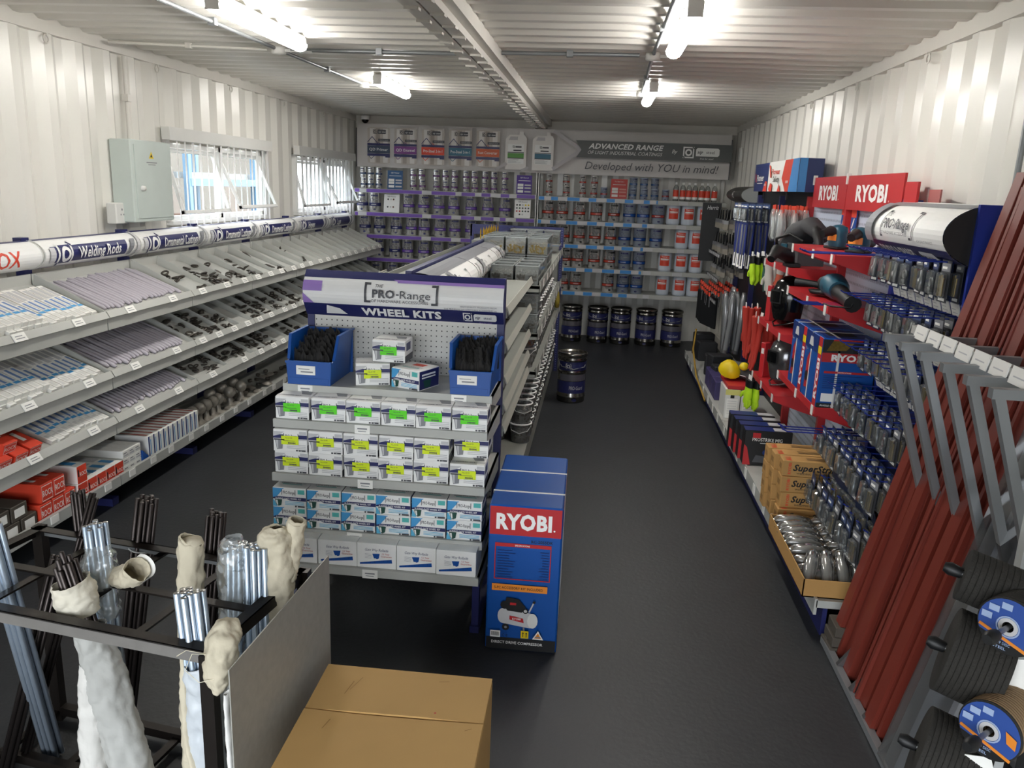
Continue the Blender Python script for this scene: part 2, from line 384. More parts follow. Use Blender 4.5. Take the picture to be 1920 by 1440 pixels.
lug0 = lug.build('weld_lug', RAIL, bo, (-.835, .3, 2.594)); y = .55
while y < YB-.3:
    twin(lug0, bo, (-.835+U(-.006, .006), y, 2.594)); twin(lug0, bo, (-.745, y+.12, 2.594), (0, 0, U(-.2, .2))); y += .27
for i, (nm, x) in enumerate((('baseboard_left', XL+.01), ('baseboard_right', XR-.01))):
    b = MB(); b.box(x-.02, x+.02, YF, YB, 0, .12); struct(b.build(nm, RAIL))

# windows with vertical blinds
def window(n, ya, yb, blinds, lab):
    za, zb = 1.54, 2.11
    r = bpy.data.objects.new('window_%d' % n, None); C.objects.link(r); r['kind'] = 'structure'
    x0, x1 = XL-.075, XL-.02; ym = (ya+yb)/2
    f = MB()
    for a, b, c, d in ((ya, yb, za, za+.035), (ya, yb, zb-.035, zb), (ya, ya+.035, za, zb), (yb-.035, yb, za, zb), (ym-.035, ym+.035, za, zb)): f.box(x0, x1, a, b, c, d)
    f.box(XL-.045, XL+.012, ya-.03, yb+.03, za-.03, za); f.box(XL-.045, XL+.004, ya-.04, ya, za, zb+.02); f.box(XL-.045, XL+.004, yb, yb+.04, za, zb+.02)
    f.build('window_frame', WHITE, r)
    for k, (a, b, op) in enumerate(((ya+.035, ym-.035, 0), (ym+.035, yb-.035, 1))):
        g = MB(); an = math.radians(-24 if op else -16); g.X = Matrix.Translation((x0, 0, zb-.04)) @ Matrix.Rotation(an, 4, 'Y')
        hgt = zb-za-.075
        for q in ((a, a+.025, -hgt, 0), (b-.025, b, -hgt, 0), (a, b, -.025, 0), (a, b, -hgt, -hgt+.025)): g.box(-.012, .012, *q)
        so_ = g.build('sash', WHITE, r)
        p_ = MB(); p_.X = g.X; p_.add([(0, a, -hgt), (0, b, -hgt), (0, b, 0), (0, a, 0)], [(0, 1, 2, 3)]); p_.build('pane', GLASS, so_)
    hd = thing('vertical_blind', lab, 'blind', (XL+.045, ya, 0))
    rl = MB(); rl.box(-.035, .03, -.12, yb-ya+.02, 2.125, 2.215); rl.build('head_rail', OFFW, hd)
    s = MB(); s.add([(-.0445, 0, 1.465), (.0445, 0, 1.465), (.0445, 0, 2.125), (-.0445, 0, 2.125)], [(0, 1, 2, 3)]); s.box(-.044, .044, -.0025, .0025, 1.455, 1.475)
    an = math.radians(124); st = (yb-ya-.06)/(blinds-1)
    s0 = s.build('slat', BLIND, hd, (0, .03, 0), an)
    for k in range(1, blinds): twin(s0, hd, (0, .03+k*st, 0), (0, 0, an+U(-.06, .06)))
window(1, *WIN[0][:2], 15, 'white vertical blind over the window beside the grey distribution box')
window(2, *WIN[1][:2], 15, 'white vertical blind over the far window next to the paint shelves')

# outside the windows: paved yard, a blue steel rack with bars, a dark shed wall raised to block the bright sky
g = MB(); g.box(-40, 40, -45, 45, -.30, -.20); struct(g.build('ground_yard', mat('yard_paving', '55504a', .9, 0, .2, .8)))
for i, (yy, zz) in enumerate(((6.2, 0), (9.6, 0), (13.0, 0))):
    r = thing('storage_rack', 'blue steel yard rack outside the windows, %s from the doorway' % ORD[i+1], 'rack', (-6.8, yy, -.2))
    for a in (0, 2.6):
        b = MB(); b.box(-.05, .05, a-.05, a+.05, 0, 3.4); b.box(-1.25, -1.15, a-.05, a+.05, 0, 3.4); b.build('post', mat('yard_blue', '5b7890', .6), r)
    for z in (1.15, 1.9, 2.7): b = MB(); b.box(-.06, .06, 0, 2.6, z, z+.12); b.build('beam', mat('yard_blue', '5b7890', .6), r)
    for z in (1.27, 2.02):
        b = MB()
        for k in range(6): b.box(-1.1+k*.18, -.98+k*.18, -.2, 2.9, z, z+.10)
        b.build('steel_bars', mat('yard_rust', '6a5040', .7) if z < 2 else STEELGREY, r)
b = MB(); b.box(-12, -11.6, -5, 30, -.2, 6.5); tag(b.build('shed', mat('shed_wall', '5d5750', .8, 0, .3, .6)), 'dark shed wall raised to block the sky outside the windows', 'shed')

# ================================================================ lights, conduit, box on the wall
def luminaire(x, y, L, label):
    t = thing('ceiling_light', label, 'light', (x, y, 2.70), 0, 'long LED ceiling lights')
    a = MB(); a.box(-.032, .032, 0, L, -.045, 0); a.box(-.034, .034, -.012, .0, -.075, -.01); a.box(-.034, .034, L, L+.012, -.075, -.01); a.build('housing', WHITE, t)
    d = MB(); n = 8; pr = [(.045*math.cos(PI*i/n), -.045-.040*math.sin(PI*i/n)) for i in range(n+1)]
    d.prism([(q[0], q[1]) for q in pr], 'y', 0, L); d.build('diffuser', LAMP, t)
luminaire(-1.82, 3.80, 1.10, 'lit LED strip light nearer the doorway on the window side of the beam')
luminaire(-1.79, 6.48, .95, 'lit LED strip light near the paint shelves on the window side of the beam')
luminaire(.355, 3.78, 1.06, 'lit LED strip light nearer the doorway on the tool side of the beam')
luminaire(.35, 6.52, 1.0, 'lit LED strip light near the paint shelves on the tool side of the beam')
def conduit(pts, label, r=.012, m=None):
    t = thing('conduit', label, 'pipe', pts[0]); o = Vector(pts[0]); ps = [Vector(p)-o for p in pts]
    b = MB(); b.tube(ps, r, 8); b.build('pipe', m or STEELGREY, t)
    L = (ps[-1]-ps[0]).length; n = max(2, int(L/.75))
    for k in range(1, n):
        p = ps[0].lerp(ps[-1], k/n) if len(ps) == 2 else ps[min(k, len(ps)-2)]
        c = MB(); c.box(p.x-r*1.6, p.x+r*1.6, p.y-r*1.6, p.y+r*1.6, p.z-r*1.5, p.z+r*1.7); c.build('saddle', m or STEELGREY, t)
conduit([(-2.20, -1.2, 2.685), (-2.11, 5.22, 2.685)], 'grey conduit along the ceiling on the window side, doorway end')
conduit([(-2.11, 5.38, 2.685), (-2.06, 6.95, 2.685)], 'short grey conduit between the two window side light boxes')
conduit([(.26, -1.2, 2.685), (.26, 5.12, 2.685)], 'grey conduit along the ceiling on the tool side, doorway end')
conduit([(.26, 5.28, 2.685), (.285, 7.05, 2.685)], 'short grey conduit between the two tool side light boxes')
conduit([(-3.12, 5.06, 2.672), (-2.19, 5.30, 2.685)], 'thin conduit from the window wall to the ceiling junction box', .010, RAIL)
conduit([(-2.03, 5.30, 2.685), (-.87, 5.30, 2.685)], 'cross ceiling conduit from window side junction box to the beam')
conduit([(-.66, 5.22, 2.685), (.18, 5.20, 2.685)], 'cross ceiling conduit from the beam to the tool side junction box')
conduit([(-3.155, 5.28, 2.62), (-3.155, 5.28, 2.10)], 'vertical steel conduit dropping to the grey distribution box', .014, RAIL)
conduit([(1.59, 3.38, 2.62), (1.59, 3.38, .3)], 'vertical grey conduit on the wall behind the red bars')
for i, (x, y, lb) in enumerate(((-2.11, 5.30, 'round junction box beside window side light nearer the doorway'), (-2.06, 7.03, 'round junction box beside window side light near the shelves'), (.26, 5.20, 'round junction box beside tool side light nearer the doorway'), (.285, 7.12, 'round junction box beside tool side light near the shelves'))):
    b = MB(); b.lathe([(.0001, 0), (.042, 0), (.045, -.012), (.045, -.04), (.0001, -.046)], 14)
    b.bar((.03, 0, -.02), (.22 if x < 0 else .09, .0, -.02), .018, .018)
    tag(b.build('junction_box', OFFW, None, (x, y, 2.70)), lb, 'junction box', 'ceiling junction boxes')
cd = thing('security_camera', 'small white dome camera in the top corner above the paint shelves', 'camera', (-3.02, 10.36, 2.69))
b = MB(); b.lathe([(.0001, 0), (.055, 0), (.055, -.05), (.0001, -.05)], 16); b.build('housing', WHITE, cd)
b = MB(); b.lathe([(.045*math.cos(a*PI/12)+.0001, -.05-.045*math.sin(a*PI/12)) for a in range(7)], 16); b.build('dome', GLOSSBLK, cd)
# distribution box
db = thing('distribution_box', 'grey electrical distribution box on the wall beside the window', 'electrical box', (XL, 5.076, 1.565))
b = MB(); b.cbox(0, .145, 0, .50, 0, .53, .006); b.build('cabinet', DBGREY, db)
b = MB(); b.box(.145, .151, .035, .475, .025, .50)
do = b.build('door', DBGREY, db)
b = MB(); b.art(flat(.151, 0, 0, '+x')); b.shape([(.205, .415), (.265, .415), (.235, .462)], 0); b.shape([(.222, .424), (.248, .424), (.235, .446)], 1); b.rect(.17, .385, .30, .392, 2); b.rect(.19, .372, .28, .377, 2)
b.build('warning_sticker', [YELLOW, BLACK, MGREY], do)
b = MB(); b.lathe([(.0001, .02), (.016, .02), (.018, 0)], 12); b.X = None; o = b.build('lock', OFFW, do, (.151, .10, .22), (0, PI/2, 0))
so2 = thing('socket_box', 'small white socket box below the grey distribution box', 'socket', (XL, 4.99, 1.555))
b = MB(); b.cbox(0, .07, 0, .13, 0, .135, .006); b.build('box', OFFW, so2)
b = MB(); b.art(flat(.07, 0, 0, '+x')); b.disc(.065, .092, .008, 0, 8); b.disc(.05, .06, .006, 0, 8); b.disc(.08, .06, .006, 0, 8); b.build('socket_holes', MGREY, so2)
b = MB(); b.cbox(-.03, 0, -.06, .06, -.08, .08, .005); tag(b.build('wall_speaker', OFFW, None, (XR-.005, 10.0, 2.35)), 'small cream box high on the corner beside the coatings banner', 'box')
for i in range(7):   # lashing rings under the top rails
    for x, d, wl in ((XL+.012, 1, 'window'), (XR-.012, -1, 'tool')):
        b = MB(); b.torus((0, 0, -.03), .022, .005, 10, 5, ax=(1, 0, 0)); b.bar((0, 0, .0), (0, 0, -.01), .02, .012)
        tag(b.build('lashing_ring', RAIL, None, (x, 2.2+i*1.17, 2.63)), 'white lashing ring under the %s wall top rail, %s from the doorway' % (wl, ORD[i+1]), 'ring', 'lashing rings under the rails')

# ================================================================ SHELVING ALONG THE WINDOW WALL
BAY, Y0 = .945, 4.10
LIP = (1.135, .80, .535)
COMPS = {-2: (1, 1, 1), -1: (1, 1, 1), 0: (1, 1, 1), 1: (3, 4, 2), 2: (4, 4, 4), 3: (4, 4, 4), 4: (4, 4, 4), 5: (4, 4, 4)}
SL = math.radians(21.2)
def bay_y(k): return Y0+BAY*k
BAYN = {-2: 'first bay from doorway', -1: 'second bay from doorway', 0: 'third bay from doorway', 1: 'fourth bay from doorway', 2: 'fifth bay from doorway', 3: 'third bay from paint shelves', 4: 'second bay from paint shelves', 5: 'bay touching paint shelves'}
def fin(mb, y, zl):
    q = ((-2.657, zl-.06), (-2.657, zl+.002), (-3.06, zl+.19), (-3.085, zl+.06))
    mb.add([(x, y+e, z) for e in (-.002, .002) for x, z in q], [(0, 1, 2, 3), (7, 6, 5, 4), (0, 4, 5, 1), (1, 5, 6, 2), (2, 6, 7, 3), (3, 7, 4, 0)])
for k in range(-2, 6):
    y = bay_y(k)
    t = thing('wall_shelf_unit', 'grey sloping tray shelf unit along the window wall, %s' % BAYN[k], 'shelf', (0, y, 0), 0, 'tray shelf bays along the window wall')
    b = MB(); b.box(-3.145, -3.095, -.03, .03, 0, 1.52); b.box(-3.10, -2.70, -.03, .03, 0, .045); b.build('post', NAVYP, t)
    if k == 5: b = MB(); b.box(-3.145, -3.095, BAY-.03, BAY+.03, 0, 1.52); b.build('post', NAVYP, t)
    b = MB(); b.box(-3.10, -2.665, .004, BAY-.004, .125, .15); b.box(-2.675, -2.655, .004, BAY-.004, .125, .185); bs = b.build('base_shelf', GREY, t)
    for i in range(4): b = MB(); b.X = Matrix.Translation((-2.652, .12+i*.23+U(-.03, .03), .165)); b.box(-.003, .001, -.03, .03, -.022, .018); b.build('price_tag', PAPER, bs)
    for j, zl in enumerate(LIP):
        n = COMPS[k][j]
        b = MB(); e = .004
        pr = [(-2.657, zl-.10), (-2.657, zl-.022), (-3.085, zl+.135), (-3.085, zl+.115), (-2.672, zl-.035), (-2.672, zl-.10)]
        b.add([(x, yy, z) for yy in (e, BAY-e) for x, z in pr], [(0, 1, 2, 3, 4, 5), (11, 10, 9, 8, 7, 6)]+[(i, 6+i, 6+(i+1) % 6, (i+1) % 6) for i in range(6)])
        b.add([(-2.657, e, zl-.03), (-2.640, e, zl-.03), (-2.662, e, zl+.006), (-2.668, e, zl+.002), (-2.657, BAY-e, zl-.03), (-2.640, BAY-e, zl-.03), (-2.662, BAY-e, zl+.006), (-2.668, BAY-e, zl+.002)],
              [(0, 1, 2, 3), (7, 6, 5, 4), (1, 5, 6, 2), (0, 4, 5, 1), (3, 2, 6, 7), (0, 3, 7, 4)])
        b.box(-3.088, -3.08, e, BAY-e, zl+.11, zl+.19)
        tr = b.build('tray', GREY, t)
        
        for yf in (e, BAY-e): d = MB(); fin(d, yf, zl); d.build('end_fin', GREY, tr)
        for q in range(1, n): d = MB(); fin(d, BAY*q/n, zl); d.build('divider', GREY, tr)
        for q in range(max(n, 2)):
            nn = max(n, 2); yy = BAY*(q+.5)/nn+U(-.03, .03)
            d = MB(); d.X = Matrix.Translation((-2.646, yy, zl-.012)) @ Matrix.Rotation(math.radians(-31), 4, 'Y'); d.box(-.003, .002, -.042, .042, -.021, .021)
            d.art(flat(.002, -.042, -.021, '+x')); d.rect(.012, .012, .07, .016, 1); d.rect(.012, .024, .06, .028, 1); d.build('price_tag', [PAPER, MGREY], tr)
# curved header signs
HDR = [(-2, 'ROX', 0), (-1, 'ROX', 0), (0, 'Welding Rods', 1), (1, 'Ornamental Castings', 1), (2, 'Ornamental Castings', 1), (3, 'Ornamental Castings', 1), (4, 'Hinges', 1), (5, 'Lugs', 1)]
for k, s, kind in HDR:
    y = bay_y(k)+.03; L = BAY-.02
    t = thing('header_sign', ('curved sign with %s lettering, window wall, %s' % ('red' if not kind else 'white on navy', BAYN[k])), 'sign', (0, y, 0), 0, 'curved signs along the window wall')
    def fn(u, v, d, L=L):
        a = math.radians(-80+160*v/.21); r = .08+d
        return (-3.125+1.45*r*math.cos(a), u, 1.425+r*math.sin(a))
    b = MB().art(fn, .0006, [.21*i/14 for i in range(1, 14)]); b.rect(0, 0, L, .21, 0, 1, 14)
    if kind:
        b.rect(.06, .055, L-.14, .145, 1, 1, 6); b.rect(0, .193, L, .21, 1, 1, 2); b.rect(0, .0, L, .018, 2, 1, 2)
        b.logo(.11, .035, .13, 0, 1); b.rect(.04, .06, .085, .14, 3, 1, 4)
        b.text(s, .29, .074, .060, 0, bold=1, wmax=(.47 if len(s) > 12 else .42 if len(s) > 8 else None), sx=.85)
        b.shape([(L-.14, .055), (L-.10, .145), (L-.05, .145), (L-.10, .055)], 4); b.shape([(L-.05, .02), (L-.02, .19), (L, .19), (L, .02)], 3)
    else:
        b.rect(0, .193, L, .21, 1, 1, 2); b.text('ROX' if k == -1 else 'ROX', L-.16, .06, .085, 5, 'r', bold=.6)
    b.build('curved_face', [WHITE, NAVY, PURPL2, LGREY, MGREY, ORED], t)
    for yy in (0, L): b = MB(); b.lathe([(.0785, 0), (.0835, 0), (.0835, .006), (.0785, .006)], 14, a0=math.radians(-84), a1=math.radians(84)); b.X = None; o = b.build('end_ring', OFFW, t, (-3.125, yy+.003, 1.425), (PI/2, 0, 0)); o.scale = (1.45, 1, 1)

# ---- what lies in the trays
def slope(zl, tt, y): return (-2.67-.40*tt, y, zl-.022+.155*tt)
pk = thing('rod_packet', '-', 'packet', (0, 0, 0))
b = MB(); b.box(-.34, 0, -.021, .021, 0, .024, 0); b.art(flat(-.34, -.021, .024, 'up')); b.rect(.02, .006, .13, .036, 1); b.rect(.24, .002, .26, .04, 2); b.rect(.285, .008, .33, .034, 3)
b.build('carton', [PAPER, LGREY, SKY, OFFW], pk)
b = MB(); b.art(flat(-.34, -.021, .0246, 'up')); b.rect(.14, .012, .235, .030, 0); b.build('printed_band', [mat('packet_blue', '6f8fc0', .5)], pk)
PK = Lot(pk)
rl = MB(); rl.tube([(-.36, 0, .014), (-.33, 0, .015), (-.02, 0, .015), (0, 0, .012)], [.006, .016, .016, .010], 7, 0, flat=.8)
rlm = rl.mesh([mat('lilac_grey', 'b0abb4', .5)])
def solo(me, nm, loc, rot, label, cat, group=None, sc=None):
    o = bpy.data.objects.new(nm, me); C.objects.link(o); o.location = loc; o.rotation_euler = rot
    if sc: o.scale = sc
    return tag(o, label, cat, group)
TN = ('top', 'middle', 'bottom')
for j, zl in enumerate(LIP):
    y = bay_y(-1)+.04
    for q in range(18 if j != 2 else 10):
        yy = (y+.02+q*.0485) if j != 2 else (y+.43+q*.048)
        PK.put(slope(zl, 0.04+U(0, .06), yy), (0, SL, U(-.03, .03)), 'white packet of welding rods in the %s tray by the red lettered sign, %s along' % (TN[j], ORD[q+1]), 'white rod packets in the %s tray' % TN[j])
    if j != 2:
        for q in range(7): PK.put(tuple(Vector(slope(zl, .10, y+.12+q*.05))+Vector((.009, 0, .0235))), (0, SL, U(-.05, .05)), 'white packet of welding rods on a second layer, %s tray, %s along' % (TN[j], ORD[q+1]), 'white rod packets in the %s tray' % TN[j])
    y = bay_y(0)+.05
    for q in range(22): solo(rlm, 'rod_tube', slope(zl, .06+U(0, .08), y+.02+q*.038), (0, SL, U(-.05, .05)), 'lilac grey tube of welding rods in the %s tray, %s along from the doorway' % (TN[j], ORD[q+1]), 'tube', 'lilac rod tubes in the %s tray' % TN[j])
# orange cartons in the first bays
def carton(name, w_, d, h, mats, front=None, top=None, side=None):
    b = MB(); b.cbox(-w_/2, w_/2, -d/2, d/2, 0, h, min(.004, h*.04))
    return b
oc = thing('rod_carton', '-', 'carton'); b = MB(); b.cbox(-.36, 0, -.045, .045, 0, .06, .003); b.build('carton', ORED, oc)
b = MB(); b.art(flat(-.36, -.045, .06, 'up')); b.rect(.22, .03, .30, .055, 0); b.build('address_label', PAPER, oc)
b = MB(); b.art(flat(.0, -.045, 0, '+x')); b.text('ROCK', .012, .02, .02, 0, bold=.4); b.frame(.006, .006, .084, .054, .002, 0); b.build('end_print', PAPER, oc)
OC = Lot(oc)
for q, (j, tt, yy, dz) in enumerate(((0, .25, 3.19, .02), (1, .3, 3.21, .045), (2, .02, 3.24, 0), (2, .02, 3.35, 0), (2, .04, 3.46, 0), (2, .05, 3.30, .062))):
    OC.put(tuple(Vector(slope(LIP[j], tt, yy))+Vector((0, 0, dz))), (0, SL, 0), 'orange red rod carton in the %s tray by the doorway, number %s' % (TN[j], ('one', 'two', 'three', 'four', 'five', 'six')[q]), 'orange red rod cartons')
bc = thing('dark_carton', '-', 'carton'); b = MB(); b.cbox(-.36, 0, -.055, .055, 0, .065, .003); b.build('carton', mat('dark_carton', '4a443c', .7), bc)
b = MB(); b.art(flat(0, -.055, 0, '+x')); b.rect(.02, .015, .09, .05, 0); b.build('address_label', PAPER, bc)
BC = Lot(bc)
for q, (yy, z) in enumerate(((3.04, .151), (3.16, .151), (3.28, .151), (3.40, .151), (3.10, .232), (3.22, .232), (3.34, .232))):
    BC.put((-2.70, yy, z), 0, 'dark brown carton on the base shelf by the doorway, %s' % ('low row first', 'low row second', 'low row third', 'low row beside the red ones', 'upper row first', 'upper row second', 'upper row third')[q], 'dark cartons on the base shelf', (1, 1, 1.22))
for q, (yy, z) in enumerate(((3.51, .151), (3.605, .151), (3.70, .151), (3.53, .253), (3.625, .253))):
    OC.put((-2.69, yy, z), 0, 'orange red carton on the base shelf, %s' % ('low row first', 'low row second', 'low row third', 'upper row first', 'upper row second')[q], 'orange red cartons on the base shelf', (1, 1, 1.65))
rw = thing('electrode_box', '-', 'box'); b = MB(); b.cbox(-.34, 0, -.04, .04, 0, .075, .002); b.build('carton', PAPER, rw)
b = MB(); b.art(flat(0, -.04, 0, '+x')); b.rect(0, 0, .08, .075, 0); b.rect(.006, .03, .016, .06, 2); b.text('ROCK', .02, .03, .018, 1, bold=.4); b.build('end_print', [ORED, PAPER, BLACK], rw)
b = MB(); b.art(flat(-.34, -.04, .075, 'up')); b.rect(.03, .01, .2, .07, 0); b.rect(.22, .02, .3, .06, 1); b.build('top_print', [LGREY, SKY], rw)
RW = Lot(rw)
for q in range(5): RW.put((-2.685, 3.80+q*.084, .151), 0, 'white topped electrode box with red printed end, %s from the doorway' % ORD[q+1], 'red ended electrode boxes', (1, 1, 1.3))
RW.put((-2.69, 3.81, .250), 0, 'red ended electrode box lying on top of the row', 'red ended electrode boxes', (1, 1, 1.3))
wl = thing('white_long_box', '-', 'box'); b = MB(); b.cbox(-.34, 0, -.03, .03, 0, .045, .002); b.art(flat(0, -.03, 0, '+x')); b.rect(.006, .01, .054, .02, 1); b.rect(.006, .026, .04, .032, 2); b.build('carton', [PAPER, LGREY, MGREY], wl); WL = Lot(wl)
for q in range(9): WL.put((-2.70, 4.235+(q % 3)*.063, .151+(q//3)*.0465), 0, 'white long box on the base shelf, %s layer, %s from the red ones' % (('lower', 'middle', 'upper')[q//3], ORD[q % 3+1]), 'white long boxes on the base shelf')
bw = thing('blue_white_box', '-', 'box'); b = MB(); b.cbox(-.22, 0, -.028, .028, 0, .10, .002); b.build('carton', PAPER, bw)
b = MB(); b.art(flat(0, -.028, 0, '+x')); b.rect(0, 0, .014, .10, 0); b.rect(.022, .02, .03, .085, 1); b.art(flat(-.22, -.028, .10, 'up')); b.rect(.02, .02, .2, .036, 2); b.build('printed_band', [DBLUE, SKY, BRED], bw); BW = Lot(bw)
for q in range(11): BW.put((-2.69, 4.49+q*.0575, .151), 0, 'upright blue and white box on the base shelf, %s from the doorway' % ORD[q+1], 'blue and white boxes on the base shelf', (1, 1, 1.5))
b = MB(); b.add([(-.20, -.03, 0), (0, -.03, 0), (0, -.03, .085), (-.20, .03, .0), (0, .03, 0), (0, .03, .03), (-.2, -.03, .1), (-.2, .03, .1)], [(0, 1, 2, 6), (3, 7, 5, 4), (1, 4, 5, 2), (0, 3, 4, 1), (0, 6, 7, 3)])
tag(b.build('open_display_box', BLUE, None, (-2.69, 4.425, .151)), 'open blue display box between the white boxes on the base shelf', 'box')
bl = MB(); bl.ball((0, 0, .112), .045, 14); bl.lathe([(.05, 0), (.05, .006), (.02, .03), (.018, .07)], 14); blm = bl.mesh([BALLST])
q = 0
for r_, n in ((0, 4), (1, 6)):
    for i in range(n):
        q += 1; yy = 5.15+i*.10+r_*.38
        solo(blm, 'steel_ball', (-2.76+(-.11 if (i % 2 and r_) else 0), yy, .151), (0, 0, 0), 'hollow steel ball on the base shelf, %s from the doorway' % ORD[q], 'ball', 'steel balls on the base shelf')
dm = MB(); dm.lathe([(.046, 0), (.046, .004), (.036, .018), (.0001, .026)], 14); dmm = dm.mesh([BALLST])
for q in range(14): solo(dmm, 'domed_disc', (-2.73-.1*(q % 2), 5.40+q*.066, .151), (0, 0, 0), 'low domed steel cap on the base shelf near the balls, %s from the doorway' % ORD[q+1], 'cap', 'steel caps on the base shelf')
# castings lying in the divided trays
ringm = MB().torus((0, 0, 0), .022, .007, 10, 5).mesh([CASTING]); colm = MB().lathe([(.012, 0), (.02, 0), (.02, .02), (.012, .02), (.012, 0)], 10).mesh([CASTING])
barm = MB().tube([(-.05, 0, 0), (-.02, 0, .006), (.03, 0, 0), (.05, .012, 0)], [.004, .009, .009, .004], 6).mesh([CASTING])
scrm = MB(); scrm.tube([(.03*math.cos(a*.6)*(1-a*.06), .03*math.sin(a*.6)*(1-a*.06), 0) for a in range(12)], .005, 5); scrm = scrm.mesh([CASTING])
PILES = [(0, 1, 0, 10, ringm), (0, 1, 1, 26, ringm), (0, 1, 2, 12, ringm), (0, 2, 0, 8, barm), (0, 2, 2, 5, barm), (0, 3, 1, 5, barm),
         (1, 1, 0, 12, ringm), (1, 1, 1, 16, ringm), (1, 1, 2, 12, colm), (1, 2, 0, 12, ringm), (1, 2, 1, 16, ringm), (1, 2, 2, 14, scrm), (1, 2, 3, 12, colm), (1, 3, 0, 12, ringm), (1, 3, 2, 12, scrm),
         (2, 1, 0, 30, scrm), (2, 1, 1, 26, ringm), (2, 2, 0, 16, ringm), (2, 2, 1, 14, colm), (2, 2, 3, 14, ringm), (2, 3, 0, 12, ringm), (2, 3, 2, 12, colm)]
KN = {ringm.name: ('ring_casting', 'dark ring casting'), colm.name: ('collar_casting', 'dark collar casting'), barm.name: ('baluster_casting', 'slim baluster casting'), scrm.name: ('scroll_casting', 'dark scroll casting')}
for j, k, c, n, me in PILES:
    nc = COMPS[k][j]; ya = bay_y(k)+BAY*c/nc+.035; yb = bay_y(k)+BAY*(c+1)/nc-.035
    for i, tt in enumerate(sorted(U(.03, .75)**1.3 for i in range(n))):
        x, yy, z = slope(LIP[j], tt, U(ya, yb))
        solo(me, KN[me.name][0], (x, yy, z+.012+(.014 if i % 5 == 4 else 0)), (U(-.4, .4), SL+U(-.3, .3), U(0, 6)), '%s, %s tray, %s, bin %s, %s from the lip' % (KN[me.name][1], TN[j], BAYN[k], ('one', 'two', 'three', 'four')[c], ORD[i+1]), 'casting', '%s tray castings, %s, bin %d' % (TN[j], BAYN[k], c+1))
for k in range(2, 6):
    y = bay_y(k)
    for i in range(16):
        solo(random.choice([ringm, colm, dmm]), 'base_casting', (U(-2.95, -2.72), y+.05+i*.053, .163), (U(-.2, .2), U(-.2, .2), U(0, 6)), 'small dark casting on the base shelf, %s, %s along' % (BAYN[k], ORD[i+1]), 'casting', 'base shelf castings, %s' % BAYN[k])

# ================================================================ WHEEL KIT STAND (end of the middle gondola)
st = thing('display_stand', 'grey and navy display stand of wheel kits with a curved header', 'display stand', (-.87, 3.62, 0))
for sx in (-1, 1):
    b = MB(); b.box(sx*.449-.016, sx*.449+.016, -.010, .045, 0, 1.478); b.build('post', POSTD, st)
    b = MB(); b.box(sx*.44-.015, sx*.44+.015, -.515, -.485, .0, .262); b.box(sx*.44-.02, sx*.44+.02, -.53, .0, .0, .03); b.build('foot', NAVYP, st)
b = MB(); b.box(-.432, .432, -.004, .012, .26, 1.30); b.build('back_panel', PEG, st)
SHELF = [(.34, 1.015), (.46, .888), (.49, .655), (.52, .422), (.60, .296)]
for i, (dep, z) in enumerate(SHELF):
    b = MB(); hw = .462
    b.box(-hw, hw, -dep, -.01, z-.012, z); b.box(-hw, hw, -dep-.004, -dep+.008, z-.034, z+.001)
    for sx in (-hw, hw-.008): b.prism([(-dep, z), (-.01, z), (-.01, z-.085), (-dep*.6, z-.075), (-dep, z-.034)], 'x', sx, sx+.008)
    sh = b.build('shelf', GREY, st)
    for x in ((-.36, .32), (-.07,), (-.05,), (-.09,), (.00,))[i]:
        b = MB(); b.box(x-.033, x+.033, -dep-.0075, -dep-.004, z-.038, z+.0)
        b.art(flat(x-.033, -dep-.0075, z-.038, '-y')); b.rect(.015, .010, .05, .013, 1); b.rect(.012, .02, .054, .026, 1); b.build('price_tag', [PAPER, MGREY], sh)
hd = MB().art(lambda u, v, d: (-.465+u, -.012-.055*math.sin(PI*min(1, max(0, v/.21)))-d, 1.273+v), .0008, [.015*i for i in range(1, 14)])
def HU(z): return (z-245)*.000778
W_ = .93
hd.rect(0, 0, W_, .21, 0, 1, 14); hd.rect(0, .178, W_, .21, 1, 1, 4); hd.rect(0, 0, W_, .062, 1, 1, 5)
hd.rect(.44, .170, W_, .180, 2); hd.shape([(.42, .183), (.45, .172), (W_, .172), (W_, .183)], 2)
hd.shape([(0, .062), (.05, .062), (.0, .11)], 2); hd.shape([(0, .12), (.09, .12), (.09, .165), (0, .165)], 2); hd.shape([(.10, .012), (.20, .012), (.17, .04), (.11, .055)], 0)
for x, s in ((HU(618), 1), (HU(1058), -1)):
    hd.rect(min(x, x+s*.010), .078, max(x, x+s*.010), .168, 3, 1, 5); hd.rect(min(x, x+s*.03), .158, max(x, x+s*.03), .168, 3); hd.rect(min(x, x+s*.03), .078, max(x, x+s*.03), .088, 3)
hd.text('THE', HU(684), .148, .015, 3, italic=1); hd.text('PRO', HU(668), .104, .036, 3, bold=2, wmax=.104); hd.rect(HU(811), .117, HU(828), .123, 3); hd.text('Range', HU(834), .104, .036, 3, wmax=.141)
hd.text('OF HARDWARE ACCESSORIES', HU(662), .082, .014, 3, wmax=.265)
hd.text('WHEEL KITS', HU(597), .016, .036, 0, bold=2.5, wmax=.372)
hd.logo(HU(1205), .012, .042, 0, 1); hd.plate(HU(1268), .016, .034, .105, 0, 1, 1); hd.text('first for steel', HU(1300), .004, .008, 2, italic=1)
hd.text('HIGH QUALITY PRODUCTS FROM', HU(1405), .080, .008, 4, 'r'); hd.text('THE PRO-Range OF HARDWARE ACCESSORIES IN', HU(1405), .066, .008, 4, 'r')
hd.build('curved_header', [WHITE, NAVY, PURPL2, DGREY, MGREY], st)

def boxthing(name, w_, d, h, body, c=.0015):
    t = thing(name, '-', 'box'); b = MB(); b.cbox(-w_/2, w_/2, -d/2, d/2, 0, h, c); b.build('carton', body, t); return t
